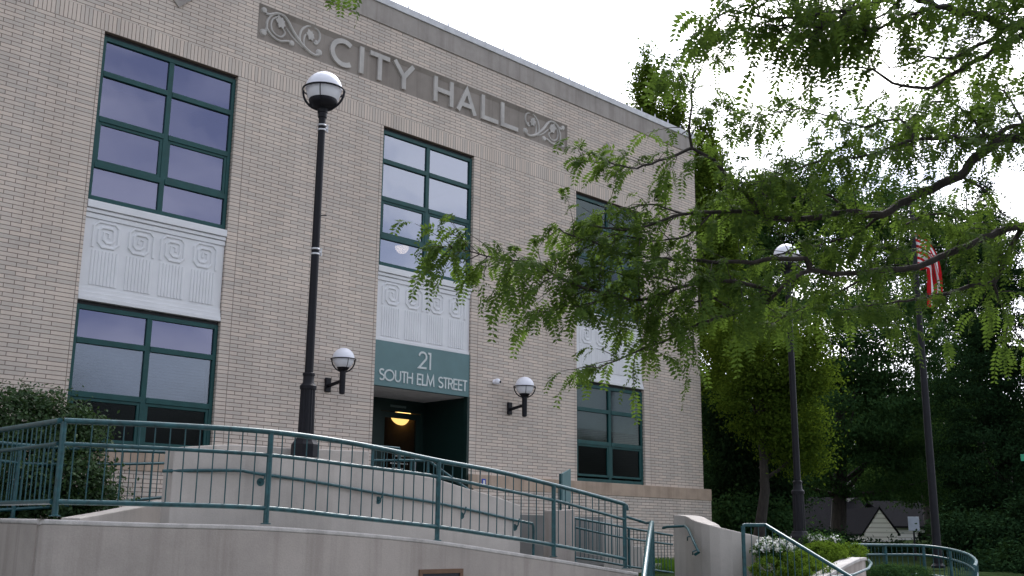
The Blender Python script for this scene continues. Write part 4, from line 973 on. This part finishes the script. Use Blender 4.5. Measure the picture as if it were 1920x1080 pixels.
a, b = W(1684, 1015, D+4), W(1760, 1016, D+4); a.z = b.z = 0; ze = W(1720, 986, D+4).z; zr = W(1720, 938, D+4).z; mid = (b-a).normalized(); n_ = Vector((-mid.y, mid.x, 0))*3
m = MB(); block(m, a, b, 6, 1., ze); m.build('wall', M_SIDING, h3)
m = MB(); roof_gable(m, a+n_, b+n_, 6, ze-.1, zr); m.build('roof', M_SHINGLE, h3)
c_ = a.lerp(b, .5)-n_*.012; q = MB(); block(q, c_, c_+mid*.9, -.04, ze-1.1, ze-.3); q.build('window', M_GL_DARK, h3)
ss = thing('road_sign', 'pale grey back of a square road sign beside the flagpole', 'sign', W(1714, 1030, 33))
a, b = W(1703, 982, 33), W(1724, 982, 33); hh_ = (b-a).length*.62; m = MB(); d = (b-a).normalized(); block(m, Vector((a.x, a.y, 0)), Vector((b.x, b.y, 0)), .02, a.z-hh_, a.z+hh_); m.build('sign_plate', paint('sign_back', (.36, .40, .46), .5, .2), ss, bevel=.02)
c_ = (a+b)/2; n_ = Vector((-d.y, d.x, 0)); m = MB(); m.tube([(c_.x+n_.x*.05, c_.y+n_.y*.05, .9), (c_.x+n_.x*.05, c_.y+n_.y*.05, a.z+hh_*.8)], .03, 8); m.build('post', M_BLACK, ss)
gs = thing('street_name_sign', 'small bright green street sign at the far right edge', 'sign', W(1920, 1020, 30))
a = W(1914, 858, 30); m = MB(); m.box(0, .5, -.012, .012, -.09, .09); m.v = [a+RGT*p[0]+Vector((0, 0, p[2]))+FWD*p[1] for p in m.v]; m.build('sign_plate', paint('sign_green', (.02, .30, .16), .5), gs)
c_ = a+RGT*.25; m = MB(); m.tube([(c_.x, c_.y, 1.), (c_.x, c_.y, a.z+.1)], .03, 8); m.build('post', M_BLACK, gs)

# ------------------------------------------------------------------ honey locust whose branches reach in from the right
D0 = 7.0
BR = [  # (points u, v, depth), radius at start, radius at end, twig spacing
 ([(2250, 330, 8.3), (2060, 280, 7.9), (1960, 264, 7.7), (1893, 260, 7.6), (1853, 277, 7.5), (1823, 300, 7.5), (1800, 330, 7.4), (1747, 353, 7.4), (1687, 383, 7.3), (1653, 403, 7.2), (1590, 398, 7.2), (1527, 408, 7.1), (1440, 410, 7.1), (1427, 398, 7.1), (1337, 397, 7.0), (1283, 402, 6.9), (1247, 413, 6.9), (1200, 427, 6.8), (1150, 430, 6.75), (1100, 420, 6.7)], .062, .004, 1.0),
 ([(2250, 420, 8.3), (2060, 420, 8.0), (1920, 423, 7.7), (1857, 440, 7.6), (1817, 460, 7.5), (1760, 483, 7.4), (1707, 503, 7.3), (1640, 507, 7.2), (1580, 515, 7.1), (1517, 507, 7.0), (1477, 530, 6.9), (1440, 563, 6.9), (1380, 587, 6.8), (1313, 607, 6.8), (1273, 627, 6.7), (1240, 643, 6.7), (1180, 665, 6.6), (1125, 690, 6.55)], .045, .004, .95),
 ([(1517, 507, 7.0), (1510, 487, 7.0), (1490, 485, 6.95), (1440, 488, 6.9), (1353, 492, 6.9), (1233, 483, 6.8), (1160, 475, 6.8), (1110, 455, 6.7), (1050, 430, 6.65)], .020, .004, 1.),
 ([(1440, 563, 6.9), (1440, 543, 6.9), (1387, 530, 6.8), (1337, 527, 6.8), (1287, 537, 6.7), (1250, 550, 6.7), (1200, 562, 6.65), (1147, 553, 6.6), (1073, 532, 6.55), (1033, 510, 6.5), (1000, 493, 6.5), (960, 488, 6.45), (915, 480, 6.4), (870, 468, 6.4), (832, 462, 6.4)], .016, .003, .40),
 ([(1427, 398, 7.1), (1393, 360, 7.1), (1373, 340, 7.1), (1337, 300, 7.1), (1300, 277, 7.1), (1293, 240, 7.05), (1297, 200, 7.0), (1298, 150, 7.0), (1307, 112, 7.0)], .020, .003, 1.9),
 ([(1300, 278, 7.1), (1250, 297, 7.0), (1193, 315, 6.9), (1167, 310, 6.9), (1130, 303, 6.85), (1095, 305, 6.8)], .012, .003, .85),
 ([(2060, 260, 7.9), (1920, 233, 7.6), (1853, 257, 7.5), (1773, 258, 7.4), (1713, 263, 7.3), (1620, 293, 7.2), (1540, 303, 7.1), (1480, 320, 7.1), (1420, 345, 7.0)], .024, .004, .5),
 ([(1713, 263, 7.3), (1690, 225, 7.4), (1620, 237, 7.4), (1560, 220, 7.4), (1500, 205, 7.4), (1440, 215, 7.4), (1410, 235, 7.4)], .010, .003, .55),
 ([(1853, 257, 7.5), (1800, 200, 7.7), (1750, 190, 7.8), (1700, 230, 7.7)], .010, .003, .6), ([(1920, 233, 7.6), (1880, 170, 7.8), (1830, 165, 7.9), (1790, 215, 7.9)], .010, .003, .5),
 ([(2250, 120, 7.0), (2060, 80, 6.4), (1920, 52, 6.0), (1887, 50, 5.9), (1850, 33, 5.8), (1790, 20, 5.7), (1757, 10, 5.6), (1690, -5, 5.5), (1600, 15, 5.4), (1520, 30, 5.3), (1450, 35, 5.3), (1380, 20, 5.25), (1345, 30, 5.2)], .046, .004, .6),
 ([(1920, 63, 6.0), (1860, 97, 5.9), (1800, 130, 5.8), (1760, 157, 5.8), (1740, 165, 5.75), (1713, 165, 5.7), (1673, 157, 5.7), (1640, 133, 5.65), (1613, 127, 5.6), (1567, 125, 5.6), (1507, 124, 5.55)], .018, .003, 4.),
 ([(1887, 55, 5.9), (1833, 87, 5.85), (1783, 108, 5.8), (1740, 110, 5.75), (1693, 123, 5.7), (1647, 128, 5.7)], .013, .003, 1.6),
 ([(1757, 10, 5.6), (1700, 30, 5.5), (1640, 55, 5.45), (1590, 60, 5.4), (1530, 75, 5.4), (1470, 60, 5.3)], .010, .003, .5),
 ([(1600, 15, 5.4), (1540, 50, 5.3), (1500, 45, 5.25), (1440, 50, 5.2)], .008, .003, .5), ([(1690, -5, 5.5), (1660, 25, 5.6), (1620, 35, 5.7), (1570, 20, 5.7), (1500, 0, 5.6)], .008, .003, .5),
 ([(1960, 20, 6.0), (1900, 0, 5.9), (1850, -10, 5.8)], .012, .004, .7),
 ([(1920, 423, 7.7), (1883, 487, 7.7), (1863, 527, 7.6), (1817, 537, 7.5), (1760, 553, 7.4), (1700, 565, 7.3), (1640, 570, 7.2), (1580, 580, 7.1)], .022, .003, .85),
 ([(1863, 530, 7.6), (1873, 563, 7.6), (1883, 583, 7.6), (1900, 620, 7.6), (1930, 650, 7.6)], .012, .003, 1.),
 ([(1800, 330, 7.4), (1850, 360, 7.7), (1880, 400, 7.8), (1950, 440, 7.9)], .012, .003, 2.),
 ([(1653, 403, 7.2), (1600, 440, 7.3), (1550, 455, 7.3), (1480, 470, 7.2)], .012, .003, .9), ([(1590, 398, 7.2), (1540, 360, 7.3), (1480, 370, 7.3), (1420, 365, 7.3), (1380, 385, 7.3)], .010, .003, .8),
 ([(1640, 507, 7.2), (1590, 540, 7.3), (1540, 565, 7.3), (1480, 590, 7.2), (1430, 620, 7.1)], .010, .003, .9), ([(1380, 587, 6.8), (1340, 560, 6.9), (1280, 575, 6.9), (1220, 600, 6.9), (1170, 600, 6.8)], .009, .003, 1.1),
 ([(1337, 397, 7.0), (1290, 440, 6.9), (1220, 450, 6.85), (1150, 440, 6.8), (1090, 470, 6.75)], .008, .003, 1.1), ([(1287, 537, 6.7), (1230, 520, 6.8), (1170, 515, 6.8), (1110, 500, 6.7)], .007, .003, 1.1),
 ([(1283, 402, 6.9), (1230, 385, 7.0), (1180, 390, 7.0), (1130, 400, 6.9)], .007, .003, .75), ([(1147, 553, 6.6), (1110, 570, 6.6), (1060, 575, 6.55), (1020, 590, 6.5)], .006, .003, .8),
 ([(1700, 420, 7.5), (1750, 400, 7.6), (1800, 410, 7.7), (1850, 420, 7.8)], .008, .003, 1.), ([(1707, 503, 7.3), (1690, 470, 7.3), (1640, 460, 7.2)], .008, .003, 1.),
 ([(1280, 250, 7.0), (1330, 225, 7.1), (1355, 200, 7.1)], .004, .002, 1.4), ([(1307, 112, 7.0), (1330, 108, 7.0), (1352, 105, 7.0)], .003, .002, .9), ([(1307, 112, 7.0), (1290, 120, 7.0), (1262, 135, 7.0)], .003, .002, .9), ([(1298, 165, 7.0), (1330, 160, 7.0), (1365, 155, 7.0)], .003, .002, .9), ([(1298, 165, 7.0), (1275, 150, 7.0), (1250, 155, 7.0)], .003, .002, 1.),
 ([(700, -150, 6.2), (670, -105, 6.2), (650, -80, 6.2), (645, -52, 6.2)], .005, .002, 1.6),
]
tb = W(2420, 1010, 8.9); tb = Vector((tb.x, tb.y, hgt(tb.x, tb.y)))
loc = thing('honey_locust_tree', 'honey locust with dark branches and feathery leaves reaching in from the right', 'tree', tb)
fork = [W(2250, 420, 8.3), W(2250, 330, 8.3), W(2250, 120, 7.0)]
m = MB(); j1 = W(2380, 620, 8.8); j2 = W(2360, 300, 8.6); j3 = W(2340, -100, 8.3)
m.tube([tb-Vector((0, 0, .3)), tb+Vector((0, 0, .6)), j1, j2, j3, j3+Vector((.2, .3, 2.0))], [.24, .18, .155, .12, .09, .04], 14); m.build('trunk', M_BARK, loc, smooth=True)
m = MB()
for a, b, r in ((j1, fork[0], .05), (j2, fork[1], .066), (j2.lerp(j3, .5), fork[2], .05)): m.tube([a, a.lerp(b, .5)+Vector((0, 0, .03)), b], [r*1.3, r*1.1, r], 10)
m.tube([fork[2], W(1800, -260, 6.6), W(1200, -300, 6.3), W(850, -190, 6.2), W(700, -150, 6.2)], [.04, .03, .02, .012, .005], 7)
m.build('limb', M_BARK, loc, smooth=True)
leafO, leafD, leafL = [], [], []
for pts, r0, r1, dens in BR:
    P = [W(*p) for p in pts]; q = [Vector(a) for a in spline([tuple(p) for p in P], .07)]
    q = [p+Vector((random.gauss(0, .004), random.gauss(0, .004), random.gauss(0, .004))) for p in q]
    n = len(q); rs = [r0+(r1-r0)*(i/(n-1))**.8 for i in range(n)]
    tw = MB(); tw.tube(q, rs, 8 if r0 > .015 else 6)
    # side twigs
    s = 0.; nxt = .05
    for i in range(1, n):
        seg = (q[i]-q[i-1]); s += seg.length
        u_, v_ = proj(q[i])
        while s > nxt:
            nxt += random.uniform(.037, .088)*dens
            if rs[i] > .03 and random.random() < .6: continue
            if u_ > 2040 or v_ < -150: continue
            t = seg.normalized(); rd = Vector((random.gauss(0, 1), random.gauss(0, 1), random.gauss(.10, .55))); rd -= t*rd.dot(t)
            d = (t*random.uniform(.2, .9)+rd.normalized()*random.uniform(.5, 1.1)).normalized()
            ln = random.uniform(.08, .30)*(1.15 if r0 > .012 else .8); k = max(3, int(ln/.05)); tp = [q[i]]; dd = d
            for j in range(k):
                dd = (dd+Vector((random.gauss(0, .12), random.gauss(0, .12), -.05+random.gauss(0, .07)))).normalized(); tp.append(tp[-1]+dd*(ln/k))
            tw.tube(tp, [.0035-.0022*j/k for j in range(k+1)], 4, cap=False)
            for j in range(1, k+1):
                if random.random() < .2: continue
                ld = (dd*.5+Vector((random.gauss(0, .8), random.gauss(0, .8), random.gauss(-.1, .35)))).normalized()
                leafO.append(tuple(tp[j])); leafD.append(tuple(ld)); leafL.append(random.uniform(.13, .23))
            leafO.append(tuple(tp[-1])); leafD.append(tuple(dd)); leafL.append(random.uniform(.17, .25))
    tw.build('branch', M_BARK, loc, smooth=True)
    tip = q[-1]
    for j in range(5):
        leafO.append(tuple(tip)); leafD.append(tuple(((q[-1]-q[-3]).normalized()*.8+Vector((random.gauss(0, .6), random.gauss(0, .6), random.gauss(0, .3)))).normalized())); leafL.append(random.uniform(.13, .2))
O = np.array(leafO); Dv = np.array(leafD); Ll = np.array(leafL)
keep = np.ones(len(O), bool)                      # openings in the spray, where lamp and flag show through
for i in range(len(O)):
    a_, b_ = proj(O[i]+Dv[i]*Ll[i]*.6-np.array([0, 0, .35*Ll[i]]))
    if 1424 < a_ < 1510 and 432 < b_ < 518: keep[i] = rng.random() < .07
    elif (1738 < a_ < 1776 and 470 < b_ < 570) or (1074 < a_ < 1120 and 350 < b_ < 400) or (1345 < a_ < 1500 and 135 < b_ < 185): keep[i] = rng.random() < .22
O, Dv, Ll = O[keep], Dv[keep], Ll[keep]; nl = len(O); PAIRS = 9
tt = (np.arange(PAIRS)+1.2)/(PAIRS+.6)
g = np.array([0, 0, -1.])
curl = rng.uniform(.55, 1.15, size=nl)
pos = O[:, None]+Ll[:, None, None]*(Dv[:, None]*(tt-.38*tt**2)[None, :, None]+g*(curl[:, None]*tt[None]**2*.62)[..., None])
tan = unit(Dv[:, None]*(1-.76*tt)[None, :, None]+g*(curl[:, None]*tt[None]*1.24)[..., None])
sd = unit(np.cross(tan, unit(np.array([0, 0, 1.])+rng.normal(size=(nl, 1, 3))*.45)))
nrm = np.cross(sd, tan)
V = []
for sg in (1, -1):
    ll = (Ll[:, None]*.235*(1-.35*np.abs(2*tt-.9)[None])*rng.uniform(.8, 1.15, size=(nl, PAIRS)))[..., None]
    dl = unit(sd*sg+tan*.32+nrm*rng.normal(size=(nl, PAIRS, 1))*.22+g*.22); wv_ = np.cross(nrm, dl); wdt = ll*.235
    a = pos; b = pos+dl*ll*.42+wv_*wdt; c = pos+dl*ll; d = pos+dl*ll*.42-wv_*wdt
    V.append(np.stack([a, b, c, d], 2).reshape(-1, 3))
ter = np.concatenate(V); numesh('foliage', ter, np.arange(len(ter)).reshape(-1, 4), [LM_LOCUST], loc)
rq = np.stack([O-sd[:, 0]*.0012, O+sd[:, 0]*.0012, pos[:, -1]+sd[:, -1]*.0006, pos[:, -1]-sd[:, -1]*.0006], 1)
mid_ = pos[:, PAIRS//2]; q1 = np.stack([O-sd[:, 0]*.0012, O+sd[:, 0]*.0012, mid_+sd[:, 0]*.001, mid_-sd[:, 0]*.001], 1); q2 = np.stack([mid_-sd[:, 0]*.001, mid_+sd[:, 0]*.001, pos[:, -1]+sd[:, -1]*.0006, pos[:, -1]-sd[:, -1]*.0006], 1)
st_ = np.concatenate([q1, q2]).reshape(-1, 3); numesh('leaf_stalks', st_, np.arange(len(st_)).reshape(-1, 4), [LM_LOCUST], loc)
print('locust leaves', nl)

# ------------------------------------------------------------------ light
SUN_EL, SUN_AZ = RAD(50), RAD(62)             # veiled sun high beyond the trees, so the front is in open shade
world = bpy.data.worlds.new('World'); scene.world = world; world.use_nodes = True
nt = world.node_tree; bg = nt.nodes['Background']
sky = N(nt, 'ShaderNodeTexSky', sky_type='NISHITA'); sky.sun_disc = False; sky.sun_elevation = SUN_EL; sky.sun_rotation = SUN_AZ
sky.air_density = 1.; sky.dust_density = 4.; sky.ozone_density = 1.
hs_ = N(nt, 'ShaderNodeHueSaturation'); hs_.inputs['Saturation'].default_value = .22; hs_.inputs['Value'].default_value = 1.0
L(nt, sky.outputs[0], hs_.inputs['Color'])
tc = N(nt, 'ShaderNodeTexCoord'); mp = N(nt, 'ShaderNodeMapping'); mp.inputs['Scale'].default_value = (1, 1, 2.2); L(nt, tc.outputs['Generated'], mp.inputs[0])
cl = N(nt, 'ShaderNodeTexNoise'); cl.inputs['Scale'].default_value = 5.5; cl.inputs['Detail'].default_value = 6; L(nt, mp.outputs[0], cl.inputs['Vector'])
cloud = ramp(nt, cl.outputs['Fac'], [(.38, (.58, .64, .80)), (.60, (1.15, 1.15, 1.15))])
L(nt, mixc(nt, 1., hs_.outputs[0], cloud, 'MULTIPLY'), bg.inputs[0]); bg.inputs[1].default_value = .15
sl_ = bpy.data.lights.new('sun', 'SUN'); sl_.energy = 1.0; sl_.angle = RAD(18); sl_.color = (1, .97, .93)
so_ = bpy.data.objects.new('sun', sl_); COL.objects.link(so_)
sdv = Vector((math.sin(SUN_AZ)*math.cos(SUN_EL), math.cos(SUN_AZ)*math.cos(SUN_EL), math.sin(SUN_EL)))
so_.rotation_euler = (-sdv).to_track_quat('-Z', 'Y').to_euler()
scene.view_settings.exposure = 1.27
scene.cycles.max_bounces = 6; scene.cycles.transparent_max_bounces = 12
scene.cycles.use_denoising = True
